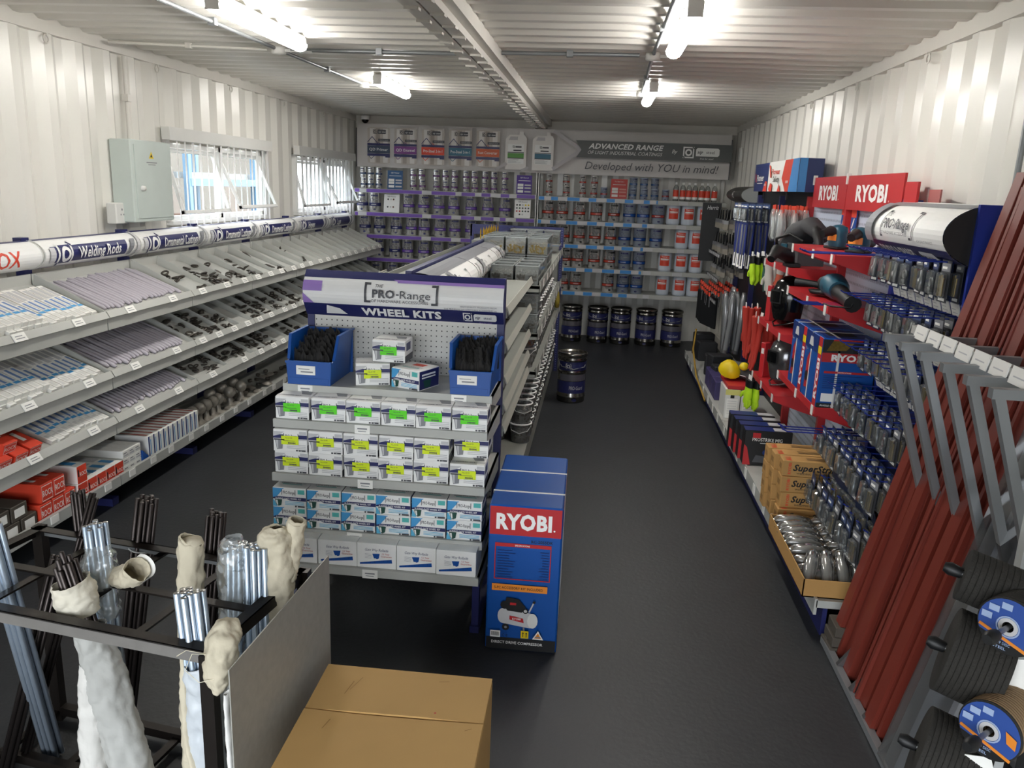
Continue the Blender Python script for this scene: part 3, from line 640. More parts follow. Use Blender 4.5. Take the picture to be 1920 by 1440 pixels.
# navy wheel kit carton
KW, KD, KH = .148, .13, .098
def kit(tagm):
    t = boxthing('wheel_kit_box', KW, KD, KH, WHITE)
    b = MB().art(flat(-KW/2, -KD/2, 0, '-y'))
    b.rect(.0, .058, KW, .075, 0); b.shape([(0, .088), (.05, .088), (.03, .075), (0, .066)], 1); b.rect(0, .052, KW, .058, 3); b.shape([(.01, .088), (.04, .088), (.035, .080), (.01, .08)], 3)
    b.rect(.048, .048, .110, .082, 2); b.text('PRO-Range', .052, .064, .013, 4, bold=.8, wmax=.053); b.rect(.045, .060, .048, .082, 4); b.rect(.108, .060, .111, .082, 4)
    b.rect(.115, .078, .145, .092, 3)
    b.shape([(.008, .052), (.044, .052), (.040, .012), (.016, .008)], 5); b.shape([(.012, .050), (.022, .050), (.022, .012), (.017, .012)], 3); b.rect(.004, .05, .05, .056, 4)
    for k in range(3): b.rect(.06, .030-.007*k, .142, .033-.007*k, 3)
    b.rect(.1, .004, .108, .011, 4); b.rect(.112, .004, .142, .011, 4); b.text('kit', .120, .005, .005, 2)
    b.art(flat(-KW/2, -KD/2, KH, 'up')); b.rect(.0, .018, KW, .038, 3); b.text('WHEEL KIT', .02, .022, .012, 4, bold=1); b.shape([(.10, .05), (.14, .05), (.13, .1), (.08, .1)], 5)
    b.art(flat(KW/2, -KD/2, 0, '+x')); b.rect(0, .0, KD, .03, 4); b.rect(.02, .05, .09, .085, 0); b.art(lambda u, v, d: (-KW/2-d, KD/2-u, v)); b.rect(0, .0, KD, .03, 4); b.rect(.02, .045, .10, .08, 0)
    b.build('print', [NAVY, LGREY, WHITE, LGREY, DGREY, MGREY], t)
    b = MB(); b.box(.0, .075, -.0006, .0006, 0, .038); b.art(flat(0, -.0006, 0, '-y')); b.text('Nu 8 99', .018, .027, .006, 1, wmax=.03); b.rect(.03, .006, .062, .009, 1)
    for k in range(6): b.rect(.03+k*.006, .003, .032+k*.006, .012, 1)
    b.rect(.01, .017, .06, .0185, 1)
    b.build('price_sticker', [tagm, DGREY], t, (-.038, -KD/2-.0033, .032), (0, 0, 0)); return t
KG, KY = Lot(kit(LIME)), Lot(kit(YLIME))
X0 = -.87-.462
for i in range(6):
    KG.put((X0+.082+i*.1525+U(-.003, .003), 3.16+.004+KD/2+U(.004, .016), .8885), U(-.03, .03), 'white and navy wheel kit box with lime tag, %s along the upper shelf' % ORD[i+1], 'lime tagged wheel kits in a row')
for r in range(2):
    for i in range(6):
        back = .09 if (r == 1 and i == 5) else 0
        KY.put((X0+.082+i*.1525+U(-.003, .003), 3.13+.006+KD/2+back+U(0, .01), .6555+r*KH), U(-.03, .03), 'white and navy wheel kit box with yellow tag, %s row, %s along' % (('lower', 'upper')[r], ORD[i+1]), 'yellow tagged wheel kits')
KY.put((-.965, 3.405, 1.0155), .28, 'yellow tagged wheel kit box turned on the stand top beside the blue bin')
KG.put((-.885, 3.45, 1.1145), -.03, 'lime tagged wheel kit box perched on top of two others')
# sliding gate kit carton
def gate():
    w_, d, h = .148, .15, .088
    t = boxthing('gate_kit_box', w_, d, h, WHITE)
    b = MB().art(flat(-w_/2, -d/2, 0, '-y'))
    b.shape([(0, h-.004), (.05, h-.004), (.018, .045), (0, .04)], 0); b.shape([(0, .04), (.018, .046), (w_, .046), (w_, .030), (.075, .030), (.06, .036), (0, .034)], 1)
    b.shape([(0, .030), (.005, .030), (.02, .0), (0, 0)], 2); b.text('SLIDING GATE WHEEL KIT', .012, .0345, .008, 3, bold=1, wmax=.115)
    b.rect(.040, .052, .1, .08, 3); b.text('PRO-Range', .0455, .060, .014, 4, bold=.8, wmax=.052); b.rect(.040, .055, .0425, .08, 4); b.rect(.099, .055, .1015, .08, 4)
    b.rect(.112, .062, .142, .082, 5); b.shape([(.01, .034), (.042, .034), (.038, .008), (.026, .003), (.016, .008)], 6); b.shape([(.014, .030), (.022, .03), (.024, .008), (.018, .008)], 3)
    for k in range(3): b.rect(.055, .024-.006*k, .14, .0262-.006*k, 2)
    b.rect(.1, .003, .107, .010, 4); b.rect(.112, .003, .143, .010, 4)
    b.art(flat(-w_/2, -d/2, h, 'up')); b.rect(.045, .085, .105, .125, 7); b.text('SLIDING GATE WHEEL KIT', .02, .05, .010, 6, bold=.6, wmax=.11); b.rect(.03, .036, .118, .042, 5)
    b.art(flat(w_/2, -d/2, 0, '+x')); b.rect(.004, .004, d-.004, h-.004, 1); b.rect(.02, .05, .12, .056, 3); b.rect(.02, .062, .12, .070, 3); b.shape([(.04, .008), (.08, .008), (.09, .042), (.03, .042)], 6)
    b.build('print', [SKY, NAVY, CYAN, WHITE, DGREY, mat('turquoise', '58b8b4', .5), DKGREEN, ORED], t); return t
GK = Lot(gate())
for r in range(2):
    for i in range(6): GK.put((X0+.080+i*.1525+U(-.002, .002), 3.10+.006+.075+U(0, .008), .4225+r*.0885), U(-.02, .02), 'blue and white gate kit box, %s row, %s along the shelf' % (('lower', 'upper')[r], ORD[i+1]), 'gate kit boxes in two rows')
GK.put((-.765, 3.385, 1.0155), -.42, 'blue and white gate kit box turned on the stand top beside the brush bin')
# plain white guide cartons on the lowest shelf
def guide():
    w_, d, h = .168, .16, .112
    t = boxthing('white_carton', w_, d, h, WHITE); b = MB().art(flat(-w_/2, -d/2, 0, '-y'))
    b.text('Gate Way Rollaide', .035, .078, .012, 0, italic=1, wmax=.10); b.shape([(.012, .022), (.15, .045), (.152, .028), (.012, .014)], 1); b.shape([(.066, .066), (.098, .068), (.094, .046), (.086, .042), (.078, .046), (.074, .044)], 1)
    b.text('12 Year', .108, .064, .008, 2); b.text('Guarantee', .104, .053, .008, 2)
    for k in range(7): b.line((.02+k*.019, .024+k*.003), (.02+k*.019, .017+k*.003), .0015, 0)
    for k in range(4): b.line((.035, .066-k*.006), (.064, .064-k*.006), .0008, 0)
    b.build('print', [NAVY, BLUE, BRED], t); return t
GW = Lot(guide())
for i in range(5): GW.put((-.505-i*.171, 3.02+.008+.08+U(0, .008), .2965), U(-.015, .015), 'white carton with blue roller print on the lowest shelf, %s from the compressor box' % ORD[i+1], 'white roller cartons')
# blue open-front bins with brush strips
def bin_(x, w_, label):
    t = thing('storage_bin', label, 'bin', (x, 3.285, 1.0155)); D, Hh, e = .295, .205, .006
    b = MB(); hw = w_/2; s = .012
    side = [(0, .0), (-.004, .095), (.03, .105), (.075, Hh), (D, Hh), (D-.01, 0)]
    for sx in (-1, 1):
        xs = [sx*(hw-s+ s*z/Hh) for _, z in side]
        pts = [(x_, y, z) for x_, (y, z) in zip(xs, side)]+[(x_-sx*e, y, z) for x_, (y, z) in zip(xs, side)]
        n = 6; b.add(pts, [tuple(range(n)), tuple(range(2*n-1, n-1, -1))]+[(i, (i+1) % n, n+(i+1) % n, n+i) for i in range(n)])
        b.bar((sx*(hw+.001), .075, Hh), (sx*(hw+.001), D, Hh), .014, .008)
        b.bar((sx*(hw-.006), .03, .105), (sx*(hw+.001), .075, Hh), .012, .008)
    b.box(-hw+s, hw-s, 0, D-.01, 0, e); b.box(-hw+s, hw-s, -.004, e, 0, .10); b.box(-hw, hw, D-.012, D, 0, Hh); b.bar((-hw+.005, -.006, .10), (hw-.005, -.006, .10), .012, .01); b.box(-hw+.02, hw-.02, -.006, .0, .006, .03)
    b.build('shell', BLUE, t)
    b = MB(); b.box(-.055, .03, -.0075, -.004, .045, .085); b.art(flat(-.055, -.0075, .045, '-y')); b.rect(.02, .01, .075, .016, 1); b.rect(.01, .024, .06, .027, 1); b.build('label_card', [PAPER, MGREY], t); return t
bin_(-1.215, .215, 'blue plastic bin of black brush strips on the window side of the stand')
bin_(-.505, .195, 'blue plastic bin of black brush strips on the compressor side of the stand')
bs = MB(); n = 22; pts = []
for i in range(n+1):
    x = -.075+.15*i/n; pts += [(x, -.004, 0), (x, .004, 0), (x+U(-.004, .004), U(-.008, 0), .135+U(-.018, .012))]
bs.add(pts, [f for i in range(n) for f in ((3*i, 3*i+3, 3*i+5, 3*i+2), (3*i+4, 3*i+1, 3*i+2, 3*i+5))])
for i in range(0, n, 1): x = -.075+.15*i/n; bs.tube([(x, -.006, .0), (x+U(-.005, .005), -.012, .12+U(-.02, .02))], [.0025, .0012], 3, 0, False)
bsm = bs.mesh([BRISTLE])
for bx, nm in ((-1.215, 'window'), (-.505, 'compressor')):
    for k in range(11): solo(bsm, 'brush_strip', (bx+U(-.012, .012), 3.32+k*.022, 1.024+k*.0035), (U(-.12, .05), 0, U(-.06, .06)), 'black brush strip in the blue bin on the %s side, %s from the front' % (nm, ORD[k+1]), 'brush', 'brush strips in the %s side bin' % nm, (1, 1, .95+k*.025))
b = MB(); b.bar((-.06, 0, 0), (.06, 0, 0), .016, .012); tag(b.build('brush_block', BRED, None, (-.505, 3.305, 1.10), (0, .06, 0)), 'red wooden brush back lying in the compressor side bin', 'brush')
for k, (dx, lb) in enumerate(((.02, 'tall black brush standing above the others in the compressor side bin'),)):
    solo(bsm, 'brush_strip', (-.455, 3.50, 1.09), (0, 0, .05), lb, 'brush', None, (.6, 2, 1.05))

# compressor carton
cx0, cw, cd, chh = -.367, .298, .63, .648
cp = thing('compressor_box', 'tall red and blue air compressor carton standing on the floor', 'box', (cx0, 2.985, 0), .012)
b = MB(); b.cbox(0, cw, 0, cd, 0, chh, .006); b.build('carton', BLUE, cp)
b = MB().art(flat(0, 0, 0, '-y'), .0004)
b.rect(.004, .52, cw-.004, .642, 0); b.text('RYOBI', .03, .548, .066, 1, bold=2.5, wmax=.225); b.disc(.266, .55, .004, 1, 8); b.rect(.004, .004, cw-.004, .058, 2); b.text('DIRECT DRIVE COMPRESSOR', .026, .030, .0125, 1, bold=.8, wmax=.215)
b.text('RC-2055DK', .175, .492, .013, 2, bold=.6, wmax=.088); b.rect(.028, .47, .258, .486, 0); b.text('SPECIFICATIONS', .11, .474, .007, 1, bold=.5, wmax=.06); b.frame(.028, .325, .258, .486, .004, 0)
for k in range(11): b.rect(.04, .452-k*.0115, .04+U(.04, .075), .4545-k*.0115, 6); b.rect(.25-U(.02, .05), .452-k*.0115, .25, .4545-k*.0115, 6)
b.rect(.022, .278, .25, .308, 3); b.text('5-PC ACCESSORY KIT INCLUDED', .032, .287, .0115, 2, bold=.8, wmax=.20)
# printed picture of the compressor
tk = [(.07+.02*math.cos(a), .165+.034*math.sin(a)) for a in [PI/2+PI*i/8 for i in range(9)]]+[(.185+.02*math.cos(a), .150+.034*math.sin(a)) for a in [-PI/2+PI*i/8 for i in range(9)]]
b.shape(tk, 4); b.disc(.195, .150, .022, 7, 14, .034); b.shape([(.075, .21), (.085, .25), (.135, .245), (.165, .21), (.15, .185), (.09, .19)], 2); b.disc(.078, .215, .018, 2, 12); b.rect(.10, .217, .125, .228, 0)
b.line((.18, .19), (.197, .232), .006, 4); b.disc(.199, .236, .006, 2, 8); b.disc(.085, .115, .015, 2, 12); b.disc(.085, .115, .006, 5, 8); b.line((.16, .12), (.162, .098), .007, 5); b.shape([(.10, .152), (.16, .140), (.156, .16), (.10, .17)], 0); b.text('RYOBI', .112, .152, .009, 1, bold=1); b.disc(.165, .195, .012, 2, 10); b.disc(.165, .195, .007, 4, 10)
b.rect(.022, .068, .064, .098, 1)
for k in range(11): b.rect(.027+k*.003, .076, .0285+k*.003, .094, 2)
b.text('C E', .072, .076, .012, 2); b.rect(.15, .074, .182, .108, 8)
for x in (.159, .173): b.line((x, .08), (x, .098), .003, 2); b.shape([(x-.005, .096), (x+.005, .096), (x, .103)], 2)
b.shape([(.198, .074), (.244, .074), (.221, .114)], 1); b.shape([(.206, .079), (.236, .079), (.221, .104)], 3); b.rect(.21, .082, .232, .088, 5)
b.art(lambda u, v, d: (cw+d, u, v), .0004); b.rect(.006, .52, cd-.006, .64, 0); b.text('RYOBI', .16, .55, .066, 1, bold=2.5, wmax=.3); b.rect(.006, .004, cd-.006, .058, 2)
b.build('print', [RED, WHITE, BLACK, ORANGE, LGREY, MGREY, DBLUE, OFFW, YELLOW], cp)
for y in (.15, .40):
    b = MB(); b.box(-.0012, cw+.0012, y, y+.011, chh-.0, chh+.0016); b.box(cw, cw+.0016, y, y+.011, .0, chh+.001); b.box(-.0016, 0, y, y+.011, 0, chh+.001); b.build('strap', OFFW, cp)
b = MB(); b.box(-.001, cw+.001, -.0016, cd+.001, .002, chh+.0012)

# ================================================================ MIDDLE GONDOLA BEHIND THE STAND
GX = -.87
GOND = mat('gondola_grey', '92948d', .45)
ga = thing('gondola_unit', 'near half of the middle gondola with narrow grey trays and navy spine', 'shelf', (GX, 3.68, 0))
b = MB(); b.box(-.015, .015, 0, 1.37, .02, 1.49); b.build('spine_panel', NAVYP, ga)
for s in (-1, 1):
    for i, z in enumerate((1.335, 1.165, 1.0, .865, .755)):
        b = MB(); b.box(.02 if s > 0 else -.46, .46 if s > 0 else -.02, .01, 1.36, z-.03, z-.018); x = s*.463
        b.box(x-.006, x+.006, .01, 1.36, z-.045, z); b.box(min(.02*s, .46*s), max(.02*s, .46*s), .008, .014, z-.07, z-.01); tr = b.build('tray', GOND, ga)
        b = MB(); b.X = Matrix.Translation((s*.472, 0, z-.01)) @ Matrix.Rotation(s*math.radians(-20), 4, 'Y'); b.box(-.003, .003, .01, 1.36, -.02, .02); b.build('tag_rail', mat('tag_rail_grey', 'a9aaa0', .5), tr)
    b = MB(); b.box(min(.02*s, .47*s), max(.02*s, .47*s), 0, 1.37, .02, .165); b.build('base_shelf', GOND, ga)
gb = thing('gondola_unit', 'far half of the middle gondola carrying clear bins and buckets', 'shelf', (GX, 5.05, 0))
b = MB(); b.box(-.015, .015, 0, 3.28, .02, 1.49); b.build('spine_panel', NAVYP, gb)
for s in (-1, 1):
    for i, z in enumerate((1.27, .955, .70)):
        b = MB(); x = s*.515; y0 = .12
        b.box(min(.02*s, x), max(.02*s, x), y0, 3.27, z-.02, z); b.box(x-.005, x+.005, y0, 3.27, z-.04, z+.03); b.box(min(.02*s, x), max(.02*s, x), y0, y0+.008, z-.04, z+.004); tr = b.build('shelf', GOND, gb)
        for q in range(8):
            c = MB(); c.box(x+s*.005-.002, x+s*.005+.002, y0+.25+q*.38, y0+.32+q*.38, z-.03, z+.02); c.build('price_tag', PAPER, tr)
    b = MB(); b.box(min(.02*s, .47*s), max(.02*s, .47*s), 0, 3.28, .02, .165); b.build('base_shelf', GOND, gb)
ep = thing('gondola_end_frame', 'navy end frame closing the far end of the middle gondola', 'frame', (GX, 8.345, 0))
for x in (-.43, .50): b = MB(); b.box(x-.018, x+.018, -.02, .02, 0, 1.50); b.build('post', POSTD, ep)
b = MB(); b.box(-.43, .50, .0, .015, .1, 1.31); b.build('panel', GREYD, ep)
b = MB(); b.box(-.43, .50, -.012, .016, 1.40, 1.50); b.build('header_panel', NAVYP, ep)
b = MB(); b.box(-.448, -.43, -.02, -.012, 1.38, 1.50); b.build('edge_strip', WHITE, ep)
# curved header along the aisle side
for k in range(4):
    L = .925; t = thing('gondola_sign', 'curved white sign along the middle gondola, %s from the stand' % ORD[k+1], 'sign', (-.845, 3.72+k*.94, 0), 0, 'curved gondola signs')
    b = MB().art(lambda u, v, d: (1.75*(.092+d)*math.cos(math.radians(-70+160*v/.22)), u, 1.385+(.092+d)*math.sin(math.radians(-70+160*v/.22))), .0006, [.22*i/12 for i in range(1, 12)])
    b.rect(0, 0, L, .22, 0, 1, 12); b.rect(0, .17, L, .22, 2, 1, 3); b.rect(0, 0, L, .02, 1)
    b.rect(.30, .04, .308, .15, 3, 1, 5); b.rect(.30, .14, .325, .15, 3); b.rect(.30, .04, .325, .048, 3); b.rect(.62, .04, .628, .15, 3, 1, 5); b.rect(.603, .14, .628, .15, 3); b.rect(.603, .04, .628, .048, 3)
    b.text('THE', .33, .125, .016, 3); b.text('PRO-Range', .33, .075, .042, 3, bold=1, wmax=.26); b.text('OF HARDWARE ACCESSORIES', .33, .053, .013, 3, wmax=.26)
    b.shape([(.14, .02), (.20, .17), (.26, .17), (.20, .02)], 2); b.rect(.05, .03, .09, .15, 4, 1, 4)
    b.build('curved_face', [WHITE, NAVY, MGREY, DGREY, LGREY], t)
for i in range(6):
    b = MB(); b.bar((0, 0, 0), (.16, .05, .0), .012, .005); tag(b.build('flat_strip', DARKSTEEL, None, (-.62+U(-.03, .05), 3.80+i*.16, 1.312), U(-.3, .3)), 'thin dark steel strip lying on the top gondola tray, %s from the stand' % ORD[i+1], 'strip', 'thin steel strips')
for i in range(6):
    LZ = (1.142, .977)[i % 2]; b = MB(); b.torus((0, 0, .012), .035, .010, 12, 6); tag(b.build('steel_ring', CASTING, None, (-.52, 3.9+i*.16, LZ-.001)), 'dark steel ring on the %s gondola tray, %s from the stand' % (('second', 'third')[i % 2], ORD[i//2+1]), 'ring', 'steel rings on the gondola trays')
# gold spear points standing on the far side of the gondola
sp = MB(); sp.lathe([(.0001, .10), (.008, .06), (.004, .04), (.007, .03), (.004, 0)], 6); spm = sp.mesh([mat('gold', 'b8922c', .35, .8)])
for i in range(12): solo(spm, 'spear_point', (-.98-(i % 2)*.05, 7.0+i*.09, 1.43), (0, 0, 0), 'gold spear point standing behind the gondola spine, %s from the stand' % ORD[i+1], 'spear point', 'gold spear points')
b = MB(); b.box(-1.08, -.89, 6.9, 8.1, 1.395, 1.43); tag(b.build('spear_rack', GREYD), 'small rack holding the gold spear points behind the gondola spine', 'rack')
# clear bins of fasteners
def nuts(w_, d, h, n, m):
    b = MB(); b.box(-w_/2, w_/2, -d/2, d/2, 0, h*.8)
    for i in range(n):
        b.X = Matrix.Translation((U(-w_/2+.008, w_/2-.008), U(-d/2+.006, d/2-.006), h*.8+U(0, .012))) @ Matrix.Rotation(U(0, 3), 4, 'X') @ Matrix.Rotation(U(0, 3), 4, 'Z')
        b.box(-.008, .008, -.008, .008, -.006, .006)
    b.X = None
    for i in range(n):
        b.X = Matrix.Translation((U(-w_/2+.01, w_/2-.01), -d/2-.002, U(.01, h*.8))) @ Matrix.Rotation(U(0, 3), 4, 'Y'); b.box(-.008, .008, -.003, .003, -.006, .006)
    b.X = None; return b
NUTS = mat('mixed_fasteners', '6f6a62', .35, .8, .4, 80); BRASS = mat('brass_fasteners', '8a7238', .35, .8, .4, 80)
def clearbin(nm, m):
    t = thing(nm, '-', 'bin'); b = MB(); w_, d, h = .15, .19, .125
    for q in ((-w_/2, w_/2, -d/2, -d/2+.002, .0, h), (-w_/2, w_/2, d/2-.002, d/2, 0, h), (-w_/2, -w_/2+.002, -d/2, d/2, 0, h), (w_/2-.002, w_/2, -d/2, d/2, 0, h)): b.box(*q)
    b.build('shell', BUCKETP, t)
    b = MB(); e = .004
    for q in ((-w_/2-e, w_/2+e, -d/2-e, -d/2+e), (-w_/2-e, w_/2+e, d/2-e, d/2+e), (-w_/2-e, -w_/2+e, -d/2, d/2), (w_/2-e, w_/2+e, -d/2, d/2)): b.box(*q, h-.006, h)
    b.build('rim', MILKY, t); c = nuts(.142, .18, .08, 40, m).build('fasteners', m, t); c['kind'] = 'stuff'; return t
CB1, CB2 = Lot(clearbin('fastener_bin', NUTS)), Lot(clearbin('fastener_bin', BRASS))
PLACE = ('first', 'second', 'third')
for i in range(3):
    x = -.775+i*.165
    for y, z, lot, lb in ((5.29, 1.272, CB1, 'front row of the top shelf'), (5.50, 1.272, CB2, 'second row of the top shelf'), (5.72, 1.272, CB1, 'third row of the top shelf'), (6.12, 1.272, CB1, 'lower layer of the two high stack'), (6.12, 1.402, CB2, 'upper layer of the two high stack'), (6.34, 1.402, CB2, 'upper layer behind the two high stack'), (6.34, 1.272, CB1, 'lower layer behind the two high stack'), (6.56, 1.402, CB2, 'upper layer at the back of the stack'), (6.56, 1.272, CB1, 'lower layer at the back of the stack'), (7.95, 1.365, CB1, 'far row under the end frame')):
        lot.put((x, y, z), 0, 'clear fastener bin, %s, %s from the spine' % (lb, PLACE[i]), 'clear fastener bins on the gondola')
for i in range(2):
    for r in range(2): CB1.put((-.60+i*.16, 5.30, .957+r*.13), 0, 'clear bin of dark fasteners, %s layer of the middle shelf, %s from the spine' % (('lower', 'upper')[r], PLACE[i]), 'clear fastener bins on the gondola')
b = MB(); b.box(-.85, -.36, 7.84, 8.06, 1.35, 1.363); tag(b.build('bin_ledge', GREYD), 'narrow ledge under the far row of clear bins', 'shelf')
# clear buckets with white rims
def bucket(m):
    t = thing('clear_bucket', '-', 'bucket'); R, h = .074, .135
    b = MB(); b.lathe([(R*.86, 0), (R, h)], 18); b.build('shell', BUCKETP, t)
    b = MB(); b.torus((0, 0, h), R+.001, .006, 18, 5, z=1.2); b.build('rim', WHITE, t)
    b = MB(); b.tube([(-R*.98, 0, h-.02), (-R*.75, -R*.75, h-.045), (0, -R-.006, h-.06), (R*.75, -R*.75, h-.045), (R*.98, 0, h-.02)], .0025, 5); b.build('handle', WHITE, t)
    b = MB(); b.lathe([(.0001, .002), (R*.84, .002), (R*.93, .085), (.0001, .095)], 14)
    for i in range(46):
        a = U(0, 6.28); r_ = R*U(.2, .93); b.X = Matrix.Translation((r_*math.cos(a), r_*math.sin(a), .09+U(-.004, .01))) @ Matrix.Rotation(U(0, 3), 4, 'X'); b.box(-.007, .007, -.005, .005, -.005, .005)
    for i in range(40):
        a = U(0, 6.28); zz = U(.01, .085); r_ = R*(.86+.5*zz); b.X = Matrix.Translation((r_*math.cos(a), r_*math.sin(a), zz)) @ Matrix.Rotation(a, 4, 'Z') @ Matrix.Rotation(U(0, 3), 4, 'X'); b.box(-.003, .003, -.006, .006, -.005, .005)
    b.X = None; b.build('fasteners', m, t)['kind'] = 'stuff'; return t
BK, BK2 = Lot(bucket(NUTS)), Lot(bucket(mat('copper_fasteners', '7a4f3a', .4, .6, .4, 80)))
for z, lb, n in ((.167, 'base shelf', 19), (.702, 'low shelf', 17), (.957, 'middle shelf', 11)):
    for i in range(n):
        for r in range(2):
            if z > .9 and i < 1: continue
            y = 5.32+i*.163+(.35 if z > .9 else 0)
            (BK2 if (z == .702 and r == 1) else BK).put((-.455, y, z+r*.142), U(-.5, .5), 'clear bucket with white rim on the gondola %s, %s layer, %s from the stand' % (lb, ('lower', 'upper')[r], ORD[i+1]), 'clear fastener buckets')
for i in range(6): BK.put((-.63, 5.35+i*.17, .167), U(-1, 1), 'clear bucket in the back row of the gondola base shelf, %s from the stand' % ORD[i+1], 'clear fastener buckets')
for i in range(5):
    b = MB(); b.tube([(0, 0, 0), (0, 0, -.02)], .003, 4); b.ball((0, 0, -.07), .05, 8, sy=.5); b.X = None
b = MB(); b.lathe([(.0001, 0), (.04, .01), (.05, .08), (.03, .16), (.012, .19)], 10, sx=.6); tag(b.build('yellow_bag', mat('mustard', '8f7d2a', .6), None, (-.37, 8.0, .72)), 'small mustard bag at the far end of the gondola shelf', 'bag')

# ================================================================ PAINT SHELVES ON THE BACK WALL
for nm, x0, x1, strip, zs, lab in (('paint_shelf_unit', -3.10, -.785, PURPLE, (1.80, 1.512, 1.235, .945, .64), 'grey wall shelving with purple price strips on the back wall'),
                                  ('paint_shelf_unit', -.775, 1.52, STRIPBLUE, (1.792, 1.508, 1.222, .935, .64), 'grey wall shelving with blue price strips on the back wall')):
    t = thing(nm, lab, 'shelf', (x0, 10.1, 0)); wd = x1-x0
    for k in range(3):
        b = MB(); x = .018+(wd-.036)*k/2; b.box(x-.018, x+.018, .38, .42, 0, 2.06); b.build('upright', OFFW, t)
    b = MB(); x = wd if strip is PURPLE else -.0; b.box(x-.012, x+.012, .02, .06, 1.2, 2.06); b.build('front_upright', WHITE, t)
    for i, z in enumerate(zs):
        b = MB(); b.box(.01, wd-.01, .0, .40, z-.02, z); b.box(.01, wd-.01, -.006, .004, z-.052, z); sh = b.build('shelf', GREY, t)
        xe = wd-.02 if strip is PURPLE else wd*(.64, .60, .60, .58, .56)[i]
        b = MB(); b.box(.02, xe, -.011, -.006, z-.046, z-.006); b.build('colour_strip', strip if i < 4 or strip is PURPLE else strip, sh)
        xs = ([.12, .95, 1.33, 1.58, 1.82, 2.02] if strip is PURPLE else [.12, .32, .58, .80, 1.02, 1.25, 1.40, 1.78])
        for x in xs:
            b = MB(); b.box(x-.05+U(-.03, .03), x+.05, -.014, -.011, z-.048, z-.004); b.build('price_tag', LGREY, sh)
# tins
def tin(nm, r, h, band, dark, plastic=False):
    t = thing(nm, '-', 'tin'); b = MB()
    if plastic: b.lathe([(.0001, 0), (r*.94, 0), (r, h*.9), (r*1.05, h*.9), (r*1.05, h*.97), (r*1.01, h*.98), (r*.98, h), (.0001, h)], 18, 0)
    else: b.lathe([(.0001, .002), (r*.97, 0), (r, .004), (r, h-.008), (r*1.02, h-.006), (r*1.02, h), (r*.9, h), (r*.88, h-.008), (r*.6, h-.006), (.0001, h-.006)], 18, 0)
    b.build('body', mat('tub_plastic', 'aab4c4', .35) if plastic else SILVER, t)
    R = r*1.005 if not plastic else r*1.0; o = .0006
    b = MB(); b.lathe([(R+o, h*.30), (R+o, h*.33)], 18, 1); b.lathe([(R+o, h*.33), (R+o, h*.44)], 18, 0); b.lathe([(R+o, h*.44), (R+o, h*.47)], 18, 1)
    f = lambda u, v, d: ((R+o+d)*math.sin(u/R), -(R+o+d)*math.cos(u/R), v)
    b.art(f); b.rect(-.01*r/.07, h*.80, .055*r/.07, h*.88, 1, 4); b.rect(-.03*r/.07, h*.80, -.014*r/.07, h*.88, 1); b.rect(.0, h*.62, .06*r/.07, h*.66, 2, 4)
    b.line((-.045*r/.07, h*.62), (-.02*r/.07, h*.74), h*.012, 1); b.line((-.02*r/.07, h*.74), (.01*r/.07, h*.52), h*.012, 1); b.line((-.045*r/.07, h*.62), (-.02*r/.07, h*.5), h*.012, 1)
    b.rect(-.03*r/.07, h*.37, .03*r/.07, h*.40, 3, 4); b.disc(.012*r/.07, h*.12, r*.22, 1, 10, h*.045)
    b.build('label', [band, dark, MGREY, LGREY], t); return t
RB, RS = .073, .042
T = {'np': tin('paint_tin', RB, .238, NAVY, NAVY), 'pp': tin('paint_tin', RB, .238, PURPLE, NAVY), 'rr': tin('paint_tin', RB, .238, BRED, BLACK),
     'sn': tin('small_paint_tin', RS, .13, mat('slate_blue', '3a5578', .45), NAVY), 'sp': tin('small_paint_tin', RS, .13, PLUM, NAVY), 'sr': tin('small_paint_tin', RS, .13, BRED, BLACK),
     'bt': tin('paint_tub', RB+.005, .238, BLUE, NAVY, True), 'ot': tin('paint_tub', RB+.005, .238, BRED, NAVY, True), 'sb': tin('small_paint_tub', RS+.005, .13, mat('steel_blue', '2f5f94', .45), NAVY, True), 'so': tin('small_paint_tub', RS, .13, BRED, NAVY, True)}
wt = thing('white_tub', '-', 'tub'); b = MB(); b.lathe([(.0001, 0), (.076, 0), (.082, .03), (.083, .23), (.086, .232), (.086, .25), (.0001, .252)], 20); b.build('body', mat('tub_white', 'd3dbe6', .38), wt)
b = MB().art(lambda u, v, d: ((.0836+d)*math.sin(u/.083), -(.0836+d)*math.cos(u/.083), v)); b.rect(-.06, .07, .06, .195, 0, 8); b.rect(-.05, .20, -.047, .215, 0); b.text('Thinners', -.045, .172, .02, 1, wmax=.09); b.rect(-.05, .145, .05, .16, 1, 8); b.rect(-.05, .135, .05, .138, 1, 8); b.build('label', [ORED, WHITE], wt)
T['wt'] = wt
bt = thing('spirit_bottle', '-', 'bottle'); b = MB(); b.lathe([(.0001, 0), (.033, 0), (.034, .02), (.034, .14), (.028, .17), (.013, .19), (.013, .2)], 14); b.build('bottle', PLASTIC, bt)
b = MB(); b.lathe([(.0345, .05), (.0345, .13)], 14); b.build('label', ORED, bt); b = MB(); b.lathe([(.015, .195), (.015, .22), (.0001, .222)], 10); b.build('cap', WHITE, bt)
b = MB(); b.lathe([(.0346, .045), (.0346, .052)], 14); b.lathe([(.0346, .025), (.0346, .045)], 14); b.build('lower_label', WHITE, bt)
T['bo'] = bt
DESC = {'np': 'silver paint tin with navy band', 'pp': 'silver paint tin with purple band', 'rr': 'silver paint tin with red band', 'sn': 'small silver tin with navy band', 'sp': 'small silver tin with plum band', 'sr': 'small silver tin with red band', 'bt': 'grey tub with blue band', 'ot': 'grey tub with red band', 'sb': 'small pale tub with blue band', 'so': 'small pale tub with red band', 'wt': 'white tub with orange label', 'bo': 'clear bottle with orange label'}
